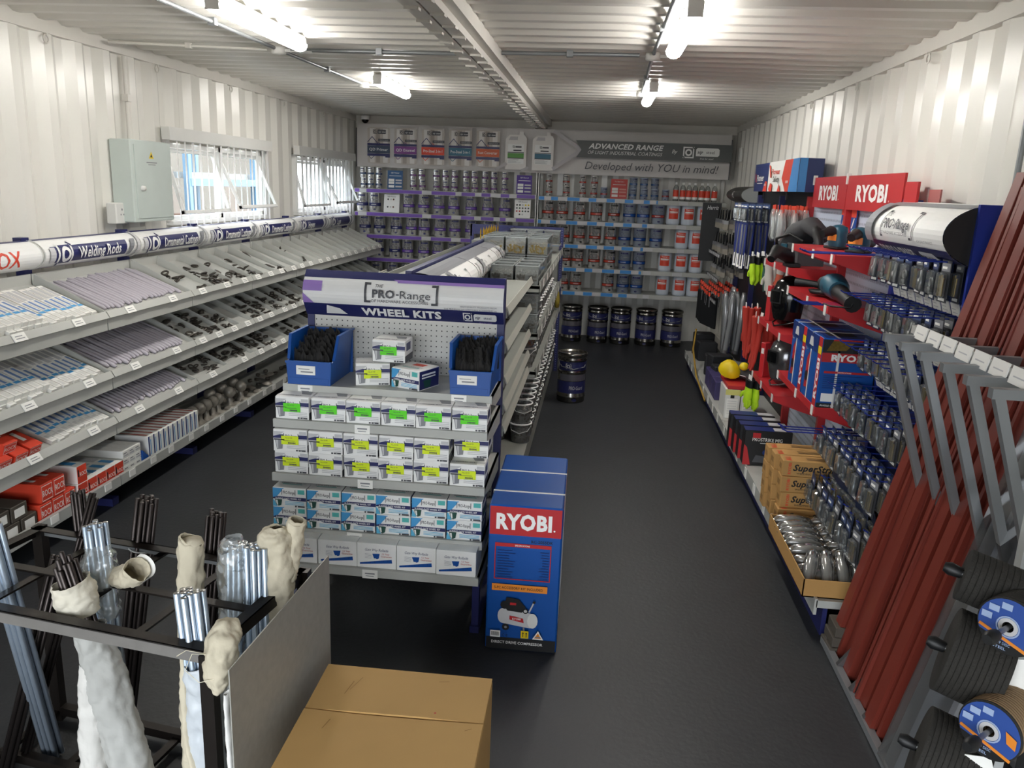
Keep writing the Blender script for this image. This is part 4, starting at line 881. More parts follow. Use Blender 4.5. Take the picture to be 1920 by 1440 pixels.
LOT = {k: Lot(v) for k, v in T.items()}
SHN = ('top', 'second', 'third', 'fourth', 'fifth')
def row(side, i, z, items, stack=0):
    n = {}
    for code, xs in items:
        for x in xs:
            n[code] = n.get(code, 0)+1; two = code in ('sn', 'sp', 'sr', 'sb')
            wall = 'purple' if side == 'p' else 'blue'
            dx = .0; y = 10.19+(0 if len(code) else 0)
            for q in range(2 if two else 1):
                hh = .13
                LOT[code].put((x+U(-.006, .006), 10.115+.085+U(0, .02), z+.0008+q*hh), U(-.35, .35), '%s, %s %s from the windows, %s %s-strip shelf' % (DESC[code], ('lower of pair' if q == 0 else 'upper of pair') if two else 'number', ('one two three four five six seven eight nine ten eleven twelve'.split()[n[code]-1]), SHN[i], wall), '%s on the %s strip shelf %d' % (DESC[code], wall, i+1))
row('p', 0, 1.80, [('sn', [-3.0, -2.905, -2.805]), ('sp', [-2.36, -2.25, -2.06, -1.945, -1.83, -1.68, -1.58, -1.45, -1.33, -1.20])])
row('p', 1, 1.512, [('np', [-3.01, -2.85]), ('pp', [-2.41, -2.22, -2.03, -1.83, -1.61, -1.40, -1.19])])
row('p', 2, 1.235, [('np', [-2.98, -2.79, -2.57]), ('pp', [-2.38, -2.21, -2.0, -1.81, -1.61, -1.40, -1.22])])
row('p', 3, .945, [('np', [-2.98, -2.81, -2.59]), ('pp', [-2.43, -2.21, -2.03, -1.84, -1.62])])
row('p', 4, .64, [('np', [-3.0, -2.83, -2.63]), ('pp', [-2.43, -2.2])])
row('b', 0, 1.792, [('sr', [-.64, -.43, -.23, -.09]), ('sb', [.39, .52, .65]), ('so', [.03, .79]), ('bo', [.91, .99, 1.065, 1.14, 1.22, 1.29, 1.37])])
row('b', 1, 1.508, [('rr', [-.64, -.46, -.25, -.04, .17]), ('bt', [.36, .53]), ('ot', [.72]), ('wt', [.895, 1.08, 1.265])])
row('b', 2, 1.222, [('rr', [-.62, -.43, -.24, -.04, .15]), ('bt', [.33, .51, .71]), ('wt', [1.02, 1.20])])
row('b', 3, .935, [('rr', [-.58, -.40, -.24, -.03, .16]), ('bt', [.35, .53]), ('wt', [.85, 1.04, 1.22])])
row('b', 4, .64, [('rr', [-.60, -.41, -.25, .15]), ('bt', [.34, .52]), ('wt', [.84, 1.04, 1.215])])
def showcard(x, z, w_, h, cols, title, spots, label, rz=0):
    t = thing('display_card', label, 'card', (x, 10.15, z+.001), rz)
    b = MB(); b.X = Matrix.Rotation(math.radians(-8), 4, 'X'); b.box(-w_/2, w_/2, -.004, .004, 0, h); b.build('board', cols[0], t)
    b = MB(); b.X = Matrix.Rotation(math.radians(-8), 4, 'X'); b.art(flat(-w_/2, -.004, 0, '-y'), .0008); b.text(title, w_*.5, h*.84, h*.07, 1, 'c', bold=.5, wmax=w_*.55)
    if spots:
        for k, (u, v, m) in enumerate(spots): b.disc(u*w_, v*h, w_*.055, m, 10); b.layer = 2
    else:
        b.rect(w_*.12, h*.70, w_*.9, h*.725, 1)
        for v in (.42, .27, .08): b.rect(w_*.08, h*v, w_*.45, h*(v+.13), 1); b.rect(w_*.53, h*(v+.02), w_*.94, h*(v+.10), 2)
    b.build('print', cols, t)
showcard(-2.58, 1.80, .19, .23, [mat('card_blue', '2d5a8a', .5), WHITE, LGREY], 'QD Primer', None, 'blue printed card leaning on the top purple shelf', .12)
showcard(-.95, 1.80, .19, .23, [mat('card_purple', '4b2a8c', .5), WHITE, LGREY], 'QD Enamel', None, 'purple printed card leaning on the top purple shelf', .05)
showcard(.215, 1.792, .20, .235, [mat('card_red', 'b3312c', .5), OFFW, mat('card_pink', 'c9877c', .5)], 'Pro-Steel 2-in-1', None, 'red printed card leaning on the top blue shelf', -.05)
showcard(-2.625, 1.512, .20, .225, [WHITE, DGREY, DGREY, LGREY, mat('card_brown', '6a4a3c', .5)], 'QD Primer', [(.27, .72, 2), (.45, .72, 3), (.62, .72, 4), (.25, .30, 2), (.44, .30, 3), (.61, .30, 4)], 'white card with six colour spots on the second purple shelf')
showcard(-.96, 1.512, .20, .225, [WHITE, DGREY, BLACK, DGREY, RED, YELLOW, LGREY, mat('card_green', '2a4a3c', .5)], 'QD Enamel', [(.15+.18*i, .70-.17*j, [[2, 2, 6, 5, 5], [3, 7, 3, 3, 3], [4, 4, 7, 3, 2], [0, 3, 6, 0, 0]][j][i]) for j in range(4) for i in range(5) if [[2, 2, 6, 5, 5], [3, 7, 3, 3, 3], [4, 4, 7, 3, 2], [0, 3, 6, 0, 0]][j][i]], 'white card with many colour spots on the second purple shelf')
# banner
bw0, bw1, bz0, bh = -3.11, 1.53, 2.065, .525
bn = thing('banner', 'long white coatings banner with tin pictures above the paint shelves', 'banner', (bw0, 10.3, bz0), (0, 0, 0))
L = bw1-bw0; b = MB(); b.box(0, L, 0, .012, 0, bh); b.build('board', mat('banner_white', 'd2cecb', .45), bn)
b = MB().art(flat(0, 0, 0, '-y'), .0009)
def BX(px): # picture column of the banner to metres along it
    return (px-669)/(1373-669)*L
cols = [mat('slate', '3f4c63', .5), PLUM, ORED, mat('petrol', '3a6f86', .5), mat('rust', 'd0623c', .5)]
TB = [mat('tin_picture', 'c8c0b8', .5), mat('tin_picture_shade', 'a79c92', .5), mat('tin_picture_light', 'e6e2de', .5)]
M_ = TB+[NAVY, WHITE, DGREY]+cols+[LGREY, LGREEN, MGREY, mat('banner_dark', '5a5d5c', .5), mat('banner_pale', 'bfbbbd', .5)]
for i, (px, nm) in enumerate(((712, 'QD Primer'), (765, 'QD Enamel'), (819, 'Pro-Steel 2-in-1'), (872, 'Pro-Steel 2-in-1'), (925, 'Rust Converter'))):
    u = BX(px)-.145; w_ = .29; c = 6+i
    b.shape([(u, .06)]+[(u+w_*(.5-.5*math.cos(PI*k/8)), .06-.018*math.sin(PI*k/8)) for k in range(1, 8)]+[(u+w_, .06), (u+w_, .47)]+[(u+w_*(.5+.5*math.cos(PI*k/8)), .47+.018*math.sin(PI*k/8)) for k in range(1, 8)]+[(u, .47)], 0)
    b.rect(u+.03, .055, u+.09, .47, 2); b.rect(u+.11, .055, u+.16, .47, 1); b.rect(u+.20, .055, u+.26, .47, 2)
    b.logo(u+.07, .405, .05, 5, 0); b.plate(u+.13, .405, .05, .11, 5, 2, 0); b.text('njr steel', u+.145, .42, .022, 4)
    b.line((u+.0, .30), (u+.06, .37), .008, 3); b.line((u+.06, .37), (u+.15, .27), .008, 3); b.line((u+.13, .31), (u+.19, .27), .006, c); b.rect(u+.14, .315, u+w_, .345, 5); b.text('PREMIUM GRADE', u+.16, .323, .013, 10+1, wmax=.11)
    b.rect(u, .265, u+w_, .29, 3); b.rect(u, .17, u+w_, .262, c); b.text(nm, u+w_/2, .20, .035, 4, 'c', bold=.5, wmax=min(.24, .028*len(nm)))
    b.rect(u, .135, u+w_*.8, .165, 3); b.rect(u+w_*.8, .12, u+w_, .165, 3); b.line((u+.02, .135), (u+.05, .10), .007, c); b.line((u+.05, .10), (u+.09, .135), .007, c)
for px, cc in ((978, 12), (1029, 9)):
    u = BX(px)-.13
    b.shape([(u, .03), (u+.26, .03), (u+.26, .40), (u+.235, .44), (u+.22, .44), (u+.22, .48), (u+.17, .48), (u+.17, .44), (u+.05, .44), (u, .39)], 2); b.shape([(u+.04, .38), (u+.15, .38), (u+.15, .42), (u+.06, .42)], 14+1)
    b.rect(u+.03, .10, u+.23, .33, 4); b.rect(u+.03, .17, u+.23, .225, cc); b.rect(u+.03, .16, u+.23, .17, 5); b.rect(u+.03, .228, u+.23, .238, 5); b.rect(u+.10, .25, u+.2, .265, 5); b.logo(u+.09, .285, .03, 5, 4); b.rect(u+.125, .29, u+.2, .308, 5)
    for k in range(4): b.rect(u+.04, .145-.012*k, u+.04+U(.1, .16), .148-.012*k, 13)
x1 = BX(1100)
b.line((BX(1048), .50), (x1, .29), .045, 15); b.line((x1, .29), (BX(1048), .05), .045, 15); b.line((BX(990), .02), (BX(1003), .06), .03, 15); b.line((BX(940), .02), (BX(962), .10), .03, 15)
b.shape([(BX(1089), .40), (L-.0, .40), (L-.0, .20), (BX(1091), .20), (BX(1100), .29)], 14)
b.text('ADVANCED RANGE', BX(1113), .31, .062, 4, bold=1.6, italic=1, wmax=BX(1250)-BX(1113)); b.text('OF LIGHT INDUSTRIAL COATINGS', BX(1112), .245, .042, 4, italic=1, wmax=BX(1248)-BX(1112))
b.text('By', BX(1265), .285, .045, 4, italic=1); b.logo(BX(1285), .235, .13, 4, 14); b.plate(BX(1308), .26, .095, BX(1350)-BX(1308), 4, 14, 1); b.text('first for steel', BX(1316), .222, .022, 4, italic=1)
b.text('Developed with YOU in mind!', BX(1108), .065, .095, 5, italic=1, wmax=BX(1351)-BX(1108))
b.build('print', M_, bn)
for x in (-.012, L): b = MB(); b.box(x, x+.012, -.002, .06, -.0, bh*.9); b.build('side_edge', DGREY, bn)
# drums
def drum():
    t = thing('paint_drum', '-', 'drum'); r, h = .128, .455; pr = [(.0001, .004), (r*.96, 0), (r, .008)]
    for zc in (.055, .285, .395): pr += [(r, zc-.012), (r*1.035, zc-.004), (r*1.035, zc+.004), (r, zc+.012)]
    pr += [(r, h-.03), (r*1.06, h-.026), (r*1.07, h-.004), (r*1.03, h), (r*.97, h-.004), (r*.95, h-.016), (.0001, h-.014)]
    b = MB(); b.lathe(pr, 24); b.build('body', mat('drum_tin', '8f8c86', .2, 1.0, .1, 8), t)
    R = r+.0008; b = MB(); b.lathe([(R, .30), (R, .38)], 24, 1, a0=math.radians(-160), a1=math.radians(-10)); b.lathe([(R, .09), (R, .20)], 24, 0); b.lathe([(R, .205), (R, .265)], 24, 2, a0=math.radians(-150), a1=math.radians(-20))
    b.art(lambda u, v, d: ((R+d)*math.sin(u/R), -(R+d)*math.cos(u/R), v), .0006); b.text('PRO-Guard', -.03, .125, .035, 3, bold=.5, wmax=.13); b.logo(-.07, .315, .05, 3, 1); b.rect(-.01, .32, .09, .36, 0, 5); b.disc(.02, .03, .022, 1, 12, .014)
    b.build('label', [NAVY, mat('drum_band', '1d2150', .4), mat('drum_grey', '5d5b62', .4), LGREY], t)
    b = MB(); b.tube([(-r*1.0, 0, .37), (-r*.8, -r*.75, .335), (0, -r*1.12, .318), (r*.8, -r*.75, .335), (r, 0, .37)], .004, 6); b.build('handle', STEELGREY, t); return t
DR = Lot(drum())
for i, x in enumerate((-.27, .06, .35, .67, .99)): DR.put((x, 10.16, 0), U(-.3, .3), 'tin paint drum with navy label under the blue shelves, %s from the gondola' % ORD[i+1], 'row of five tin drums')
DR.put((-.163, 7.16, 0), .12, 'single tin paint drum standing alone in the aisle by the gondola')

# ================================================================ TOOL WALL
XW = 1.56
def P_(y0): return (XW, y0, 0)
R90 = -PI/2
PB = {'P': 4.28, 'A': 5.23, 'B': 6.18, 'C': 7.13, 'D': 8.08, 'E': 9.03}     # far end of each bay; local x runs towards the doorway
def W(bay, x, y, z): return (XW+y, PB[bay]-x, z)   # local -> world
def bay(code, label, panel, post, kick=NAVYP, base=True):
    t = thing('tool_bay', label, 'shelf', P_(PB[code]), R90)
    b = MB(); b.box(.01, BAY-.01, -.012, .0, .17, 1.88 if code in 'PAB' else 1.95); b.build('back_panel', panel, t)
    b = MB(); b.box(-.02, .02, -.06, .03, 0, 1.90); b.build('upright', post, t)
    b = MB(); b.box(.003, BAY-.003, -.50, -.0, .13, .165); b.box(.003, BAY-.003, -.508, -.495, .095, .172); bs = b.build('base_shelf', GREY, t)
    for q in range(3): b = MB(); b.box(.12+q*.3, .18+q*.3, -.511, -.508, .10, .165); b.build('price_tag', PAPER, bs)
    b = MB(); b.box(.0, BAY, -.47, -.45, 0, .13); b.build('kick_plate', kick, t); return t
P = bay('P', 'blue bay of hanging blister packs under the curved white sign', DBLUE, PBLUE)
A = bay('A', 'red bay with white pegboard and two tool shelves next to the blue bay', PEGW, RED)
B = bay('B', 'red bay with pegboard holding the welding helmets', PEGW, RED)
Cb = bay('C', 'dark bay hung with work gloves below the blue and white header', BLACK, NAVYP)
D = bay('D', 'dark bay of blades and clear packs beyond the gloves', BLACK, NAVYP)
E_ = bay('E', 'black bay of paint brushes nearest the paint shelves', BLACK, NAVYP)
b = MB(); b.box(BAY, BAY+.018, -.11, .03, 0, 1.89); b.build('end_panel', PBLUE, P)
# ---- blue blister bay
STRIP = (1.69, 1.46, 1.22, .98, .74, .50)
pg = MB(); pg.tube([(0, -.01, 0), (0, -.30, 0), (0, -.32, .012)], .0035, 5); pgm = pg.mesh([PBLUE])
for i, z in enumerate(STRIP):
    ex = 0 if i < 3 else .06*(i-2)
    b = MB(); b.box(.02, BAY-.02, -.022, -.012, z-.04, z+.02); rail = b.build('peg_rail', PBLUE, P)
    for q in range(9):
        o = bpy.data.objects.new('peg', pgm); C.objects.link(o); o.parent = P; o.location = (.06+q*.10, 0, z-.03)
        b = MB(); b.X = Matrix.Translation((.06+q*.10, -.05-ex*.3, z)) @ Matrix.Rotation(math.radians(18), 4, 'X'); b.box(-.04, .04, -.002, .002, -.03, .025); b.art(flat(-.04, -.002, -.03, '-y')); b.rect(.01, .012, .06, .016, 1); b.rect(.01, .028, .05, .032, 1); b.build('price_tag', [PAPER, LGREY], rail)
CARD = mat('blister_card', '1d2742', .45); CARDB = mat('blister_card_pale', '41527a', .45)
def pack(kind):
    t = thing('blister_pack', '-', 'blister pack'); w_, h = .078, .17
    b = MB(); b.box(-w_/2, w_/2, -.001, .001, -h, 0, 0); b.art(flat(-w_/2, -.001, -h, '-y')); b.rect(.004, h-.045, w_-.004, h-.012, 1); b.rect(.01, h-.036, .05, h-.026, 2); b.rect(.012, .006, w_-.012, .018, 2)
    b.build('card', [(CARD, mat('blister_card_grey', '3b3d42', .5), CARD)[kind], (CARDB, MGREY, CARDB)[kind], PAPER], t)
    b = MB(); b.cbox(-.03, .03, -.026, -.001, -h+.02, -.05, .006); b.build('blister', PLASTIC, t)
    b = MB()
    if kind == 0: b.lathe([(.0001, -.15), (.013, -.148), (.016, -.10), (.008, -.09), (.008, -.06), (.0001, -.058)], 9)
    elif kind == 1: b.tube([(0, 0, -.145), (0, 0, -.06)], .005, 6); b.tube([(-.016, 0, -.145), (-.016, 0, -.065)], .004, 6); b.tube([(.016, 0, -.145), (.016, 0, -.07)], .006, 6)
    else: b.torus((0, .004, -.10), .018, .006, 12, 6, ax=(0, 1, 0)); b.lathe([(.0001, -.14), (.01, -.14), (.01, -.12), (.0001, -.12)], 8)
    for i, p in enumerate(b.v): b.v[i] = (p[0], p[1]-.013, p[2])
    b.build('tool', (RAWSTEEL, BRASS, RAWSTEEL)[kind], t); return t
PKS = [Lot(pack(k)) for k in range(3)]
ROWN = ('top', 'second', 'third', 'fourth', 'fifth', 'lowest')
for i, z in enumerate(STRIP):
    for q in range(9):
        for d in range(2 if i < 3 else 3):
            kd = (i*3+q*5) % 3
            PKS[kd].put(W('P', .06+q*.10+U(-.004, .004), -.105-.045*d-(0 if i < 3 else .05*(i-2))+U(-.006, .006), z-.022), (U(-.10, .04), 0, R90+U(-.12, .12)), 'blister pack, %s peg row, %s peg from the red bay, %s on its peg' % (ROWN[i], ORD[q+1], ('back', 'middle', 'front')[d if i > 2 else d*2]), '%s row of blister packs' % ROWN[i])
# drill and chisel packs on long pegs at the red bay side
for i, (z, x0) in enumerate(((1.60, .80), (1.33, .80), (.62, .80))):
    for q in range(5 if z < 1 else 0):
        PKS[(q+i) % 3].put(W('A', x0-.02+.03*(q % 2), (-.20 if z > 1 else -.06)-.05*q, z), (0, 0, R90+U(-.3, .3)), 'blister pack on the long pegs beside the red bay, %s row, %s from the wall' % (ROWN[i], ORD[q+1]), 'packs on the long pegs')
    for q in range(3):
        o = bpy.data.objects.new('peg', pgm); C.objects.link(o); o.parent = A; o.location = (x0-.05+q*.05, -.02, z+.012); o.scale = (1.2, 1.45, 1.2)
lp = thing('long_blade_pack', '-', 'blister pack'); b = MB(); b.box(-.045, .045, -.001, .001, -.30, 0); b.build('card', CARD, lp); b = MB(); b.cbox(-.035, .035, -.02, -.001, -.29, -.06, .005); b.build('blister', PLASTIC, lp)
b = MB(); b.tube([(0, -.01, -.27), (0, -.01, -.16)], .007, 6); b.tube([(0, -.01, -.16), (0, -.01, -.08)], .012, 6); b.build('tool', BRASS, lp); LP = Lot(lp)
for q in range(9):
    for d in range(2): LP.put(W('P', .24+q*.075, -.22-.07*d, .64-.07*d), (U(.0, .25), 0, R90+U(-.15, .15)), 'long clear tool pack hanging low above the open carton, %s from the red bay, %s' % (ORD[q+1], ('inner', 'outer')[d]), 'long tool packs hanging low')
# curved header of the blue bay
hs = thing('bay_sign', 'big curved white sign with black end above the blue blister bay', 'sign', P_(PB['P']), R90)
L = .92
hf = lambda u, v, d: (.02+u, -.02-(.20+d)*math.cos(math.radians(-84+168*v/.36)), 1.765+(.125+d)*math.sin(math.radians(-84+168*v/.36)))
b = MB().art(hf, .0008, [.018*i for i in range(1, 20)]); b.rect(0, 0, L, .36, 0, 1, 20); b.rect(0, .04, L, .12, 1, 1, 5); b.rect(0, .30, L, .335, 2, 1, 3); b.rect(0, .0, L, .04, 3, 1, 2)
for x in (.20, .60): s = 1 if x < .4 else -1; b.rect(x, .145, x+.008, .265, 3, 1, 5); b.rect(min(x, x+s*.03), .255, max(x, x+s*.03), .265, 3); b.rect(min(x, x+s*.03), .145, max(x, x+s*.03), .155, 3)
b.text('THE', .235, .235, .02, 3); b.text('PRO-Range', .235, .185, .042, 3, bold=1, wmax=.33); b.text('OF HARDWARE ACCESSORIES', .23, .160, .013, 3, wmax=.33)
b.text('TOOLS & SPARES', .12, .062, .045, 0, bold=2, wmax=.42); b.plate(.62, .06, .045, .16, 0, 1, 1); b.text('HIGH QUALITY PRODUCTS', .68, .145, .010, 2); b.shape([(.0, .12), (.1, .12), (.14, .3), (.04, .3)], 2)
b.build('curved_face', [WHITE, NAVY, MGREY, DGREY], hs)
b = MB(); pr = [(-.02-.199*math.cos(math.radians(-84+168*i/16)), 1.765+.124*math.sin(math.radians(-84+168*i/16))) for i in range(17)]
b.prism(pr, 'x', .02+L, .024+L); b.build('end_cap', BLACK, hs); b = MB(); b.prism(pr, 'x', .016, .02); b.build('end_cap', BLACK, hs)
# ---- red bays
for t, code, x1 in ((A, 'A', .95), (B, 'B', .79)):
    hb = thing('header_board', 'red header board with white lettering, %s' % ('next to the curved white sign' if code == 'A' else 'beside the blue and white header'), 'sign', W(code, .95-x1, -.06, 1.83), R90, 'red header boards')
    b = MB(); b.box(.004, x1-.004, -.006, .006, 0, .20); b.build('board', RED, hb)
    b = MB().art(flat(.004, -.006, 0, '-y'), .0006); b.text('RYOBI', x1*.2, .055, .09, 0, bold=2.5, wmax=x1*.56); b.disc(x1*.80, .058, .005, 0, 8); b.build('lettering', WHITE, hb)
    b = MB(); b.box(-.012, .012, -.014, .01, .15, .215); b.build('clip', OFFW, hb)
b = MB(); b.box(0, .16, -.006, .006, 0, .10); b.art(flat(0, -.006, 0, '-y')); tag(b.build('red_board', RED, None, W('P', .02, -.06, 1.885), R90), 'small plain red board standing past the red header board', 'board')
b = MB(); b.box(0, .13, -.004, .004, 0, .065); tag(b.build('red_board', mat('faded_red', 'a5625f', .6), None, W('P', .19, -.01, 1.885), R90), 'faded red card behind the curved sign against the wall', 'board')
TAGM = [OFFW, LGREY]
for t, code, lv in ((A, 'A', (1.61, 1.345, .80)), (B, 'B', (1.455, 1.03, .62))):
    for z in lv:
        dep = .345
        xa = .006 if code == 'A' else .165
        b = MB(); b.box(xa+.004, BAY-.01, -dep, -.02, z-.008, z); b.box(xa, BAY-.006, -dep-.004, -dep+.004, z-.038, z+.002); sh = b.build('shelf', RED, t)
        for x in (xa+.002, BAY-.014): c = MB(); c.prism([(-dep, z-.002), (-.015, z-.002), (-.015, z-.14), (-dep*.45, z-.10), (-dep, z-.04)], 'x', x, x+.006); c.build('bracket', RED, sh)
        for x in (xa+.024, BAY-.05, .52): c = MB(); c.box(x-.018, x+.018, -dep-.009, -dep-.005, z-.05, z+.002); c.build('price_tag', OFFW, sh)
    for q, (x, z) in enumerate(((BAY-.10, 1.70), (.10, 1.70)) if code == 'A' else ((BAY-.10, 1.71),)):
        b = MB(); b.box(-.05, .05, -.002, .002, 0, .13); b.art(flat(-.05, -.002, 0, '-y')); b.rect(.0, .085, .1, .13, 1); b.shape([(.02, .02), (.04, .02), (.075, .08), (.055, .08)], 2); tag(b.build('hang_card', [BLUE, ORED, WHITE], None, W(code, x, -.03, z), R90), 'small blue tool card on the %s' % ('near red bay pegboard, %s from the doorway' % PLACE[q] if code == 'A' else 'far red bay pegboard'), 'card')
def sander(label, loc, rz):
    t = thing('palm_sander', label, 'power tool', loc, rz, 'palm sanders')
    b = MB(); b.cbox(-.055, .055, -.05, .05, .004, .018, .004); b.build('pad', BLACK, t)
    b = MB(); b.lathe([(.045, .018), (.05, .05), (.046, .085), (.05, .10), (.045, .125), (.02, .137), (.0001, .14)], 14, sx=1.1); b.build('body', TEAL, t)
    b = MB(); b.tube([(0, .04, .06), (0, .10, .065), (0, .18, .05)], [.025, .034, .022], 10); b.build('dust_bag', BLACK, t)
    b = MB(); b.tube([(0, -.02, .09), (0, -.06, .105), (0, -.12, .085)], [.03, .028, .022], 10); b.build('grip', BLACK, t)
    b = MB(); b.art(lambda u, v, d: ((.052+d)*math.sin(u/.05)*1.1-.0, -(.052+d)*math.cos(u/.05), v)); b.rect(-.06, .05, .03, .085, 0, 6); b.build('badge', ORANGE, t)
sander('palm sander with orange badge on the upper red shelf, nearer the helmets', W('A', .42, -.20, 1.6105), R90+.5)
sander('palm sander with orange badge on the upper red shelf, nearer the blue bay', W('A', .72, -.17, 1.6105), R90+.9)
ag = thing('angle_grinder', 'large teal and black angle grinder lying on the second red shelf', 'power tool', W('A', .62, -.24, 1.405), (0, 0, R90-.25))
b = MB(); b.tube([(-.16, -.05, .01), (-.08, -.02, .015), (.0, 0, .02)], [.045, .058, .055], 14); b.build('gear_housing', BLACK, ag)
b = MB(); b.tube([(-.05, -.02, .018), (.02, 0, .02), (.09, .015, .01), (.12, .02, .005)], [.062, .068, .062, .05], 16); b.build('motor_housing', TEAL, ag)
b = MB(); b.tube([(.10, .018, .0), (.20, .05, -.015), (.28, .08, -.035), (.32, .09, -.04)], [.046, .040, .036, .045], 12); b.build('handle', BLACK, ag)
b = MB(); b.tube([(-.13, -.05, .0), (-.15, -.16, .01), (-.16, -.21, .01)], [.018, .02, .024], 10); b.build('side_handle', BLACK, ag)
b = MB(); b.X = Matrix.Translation((-.13, -.05, -.045)); b.lathe([(.0001, -.002), (.075, 0), (.085, .02), (.02, .024)], 18); b.build('guard', BLACK, ag)
b = MB(); b.X = Matrix.Translation((.015, -.066, .012)); b.art(flat(-.03, 0, -.015, '-y')); b.rect(0, 0, .06, .03, 0); b.text('RYOBI', .005, .008, .014, 1, bold=1, wmax=.05); b.build('badge', [RED, WHITE], ag)
b = MB(); b.tube([(.32, .09, -.04), (.36, .08, -.055), (.33, -.02, -.056), (.25, -.05, -.056)], .005, 6); b.build('cable', BLACK, ag)
for q in range(2):
    gx = thing('grinder_box', 'blue and red angle grinder carton on the red shelf, %s' % ('near one by the blue bay' if q == 0 else 'far one by the helmet'), 'box', W('A', .765-q*.335, -.205, .8005), R90, 'grinder cartons')
    w_, d, h = .325, .28, .375; b = MB(); b.cbox(-w_/2, w_/2, -d/2, d/2, 0, h, .003); b.build('carton', BLUE, gx)
    b = MB().art(flat(w_/2, -d/2, 0, '+x'), .0005)
    b.rect(.0, .25, d, .30, 0); b.text('RYOBI', .05, .258, .034, 1, bold=2.5, wmax=.18); b.rect(0, 0, d, .026, 2); b.text('ANGLE GRINDER', .02, .008, .010, 1, bold=.6, wmax=.12); b.rect(0, .30, d, h-.004, 2); b.shape([(.02, .31), (.12, .315), (.16, .36), (.05, .365)], 3); b.rect(.05, .365, .2, .373, 0)
    b.rect(.02, .19, .26, .202, 0); b.rect(.02, .035, .085, .08, 1); b.text('SPECIFICATIONS', .09, .193, .007, 1)
    for k in range(7): b.rect(.02, .175-.011*k, .02+U(.08, .2), .178-.011*k, 4)
    b.art(flat(-w_/2, -d/2, 0, '-y'), .0005); b.rect(w_-.075, 0, w_-.008, h, 0); b.text('RYOBI', w_-.02, .04, .045, 1, bold=2.5, wmax=.22, turn=1); b.rect(w_-.075, .285, w_-.008, .325, 5)
    b.shape([(.05, .05), (.11, .06), (.13, .20), (.10, .26), (.06, .22)], 0); b.disc(.08, .12, .03, 2, 10); b.rect(.0, .28, .245, h-.004, 4); b.shape([(.07, .30), (.16, .30), (.14, .35), (.09, .35)], 6); b.text('115mm', .02, .265, .012, 1)
    b.art(flat(-w_/2, -d/2, h, 'up'), .0005); b.rect(.02, .02, w_-.02, d-.02, 4); b.rect(.1, .05, .24, .2, 2)
    b.build('print', [RED, WHITE, BLACK, BRASS, DBLUE, YELLOW, LGREY], gx)
    for y in (-.06,):
        b = MB(); b.box(-.05, -.04, -d/2-.003, d/2+.002, h, h+.002); b.box(-.05, -.04, -d/2-.0035, -d/2-.001, 0, h+.002); b.box(w_/2+.001, w_/2+.003, y, y+.012, 0, h+.002); b.box(-w_/2, w_/2+.002, y, y+.012, h, h+.0022); b.build('strap', OFFW, gx)
# helmets on red cards
def helmet(label, loc, m, rz, card=True):
    t = thing('welding_helmet', label, 'helmet', loc, rz)
    b = MB(); n = 10; pr = [(.105, .0), (.118, .05), (.128, .12), (.125, .19), (.105, .25), (.065, .285), (.0001, .295)]
    b.lathe(pr, 16, 0, a0=math.radians(180), a1=math.radians(360), sx=1, sy=1.15); b.lathe(pr[3:], 16, 0, a0=0, a1=PI, sx=1, sy=.9)
    b.tube([(-.105, 0, 0), (-.06, -.10, -.03), (0, -.125, -.045), (.06, -.10, -.03), (.105, 0, 0)], .006, 6); b.lathe([(.104, .0), (.07, -.035), (.05, -.05)], 12, 0, a0=math.radians(195), a1=math.radians(345), sy=1.15)
    b.build('shell', m, t)
    b = MB(); f = lambda u, v, d: ((.129+d)*math.sin(u/.13), -(.129+d)*1.15*math.cos(u/.13), v); b.art(f, .002); b.rect(-.065, .11, .065, .20, 0, 6, 1); b.rect(-.055, .12, .055, .19, 1, 6, 1); b.build('visor', [BLACK, GLOSSBLK], t)
    b = MB(); b.torus((0, .0, .17), .105, .010, 16, 5, z=2); b.build('head_band', DGREY, t)
    return t
helmet('gloss black welding helmet on the middle red shelf', W('B', .60, -.22, 1.085), GLOSSBLK, R90+.35)
helmet('silver printed welding helmet on the low red shelf', W('B', .62, -.20, .675), mat('helmet_graphic', '6e6e70', .15, .7, .8, 14), R90+.35)
for z, lb in ((1.031, 'middle'), (.621, 'low')):
    b = MB(); b.cbox(-.12, .12, -.02, .02, 0, .25, .003); b.art(flat(-.12, -.02, 0, '-y')); b.rect(.05, .17, .19, .21, 1); b.art(flat(.12, -.02, 0, '+x')); b.rect(.008, .17, .032, .21, 1)
    tag(b.build('helmet_carton', [RED, OFFW], None, W('B', .30, -.24, z), R90-.9), 'thin red carton beside the helmet on the %s red shelf' % lb, 'box')
hb = thing('tool_bag', 'large black tool bag with teal side on the upper red shelf', 'bag', W('B', .58, -.20, 1.456), R90+.2)
b = MB(); b.tube([(-.26, -.02, .05), (-.16, -.01, .11), (-.02, 0, .20), (.10, 0, .26), (.20, .01, .22), (.25, .02, .17)], [.05, .085, .115, .075, .06, .03], 12, flat=.75); b.box(-.20, .15, -.09, .09, 0, .14); b.build('body', SKIN_PAD, hb)
b = MB(); b.cbox(-.10, -.02, -.105, -.09, .02, .13, .004); b.build('teal_side', TEAL, hb)
b = MB(); b.tube([(-.22, -.08, .08), (-.12, -.13, .16), (.06, -.12, .20), (.16, -.07, .16)], .009, 6); b.tube([(.15, 0, .25), (.24, -.02, .22), (.28, -.02, .14)], [.03, .035, .03], 8); b.build('strap', BLACK, hb)
b = MB(); b.tube([(-.02, -.02, 0), (.04, -.05, .05), (.10, -.14, .08), (.16, -.18, .03)], [.03, .045, .04, .025], 10); b.box(-.05, .05, -.06, .03, -.02, .0)
tag(b.build('black_tool', BLACK, None, W('B', .84, -.30, 1.48), R90), 'black corded tool leaning off the upper red shelf by the bag', 'power tool')
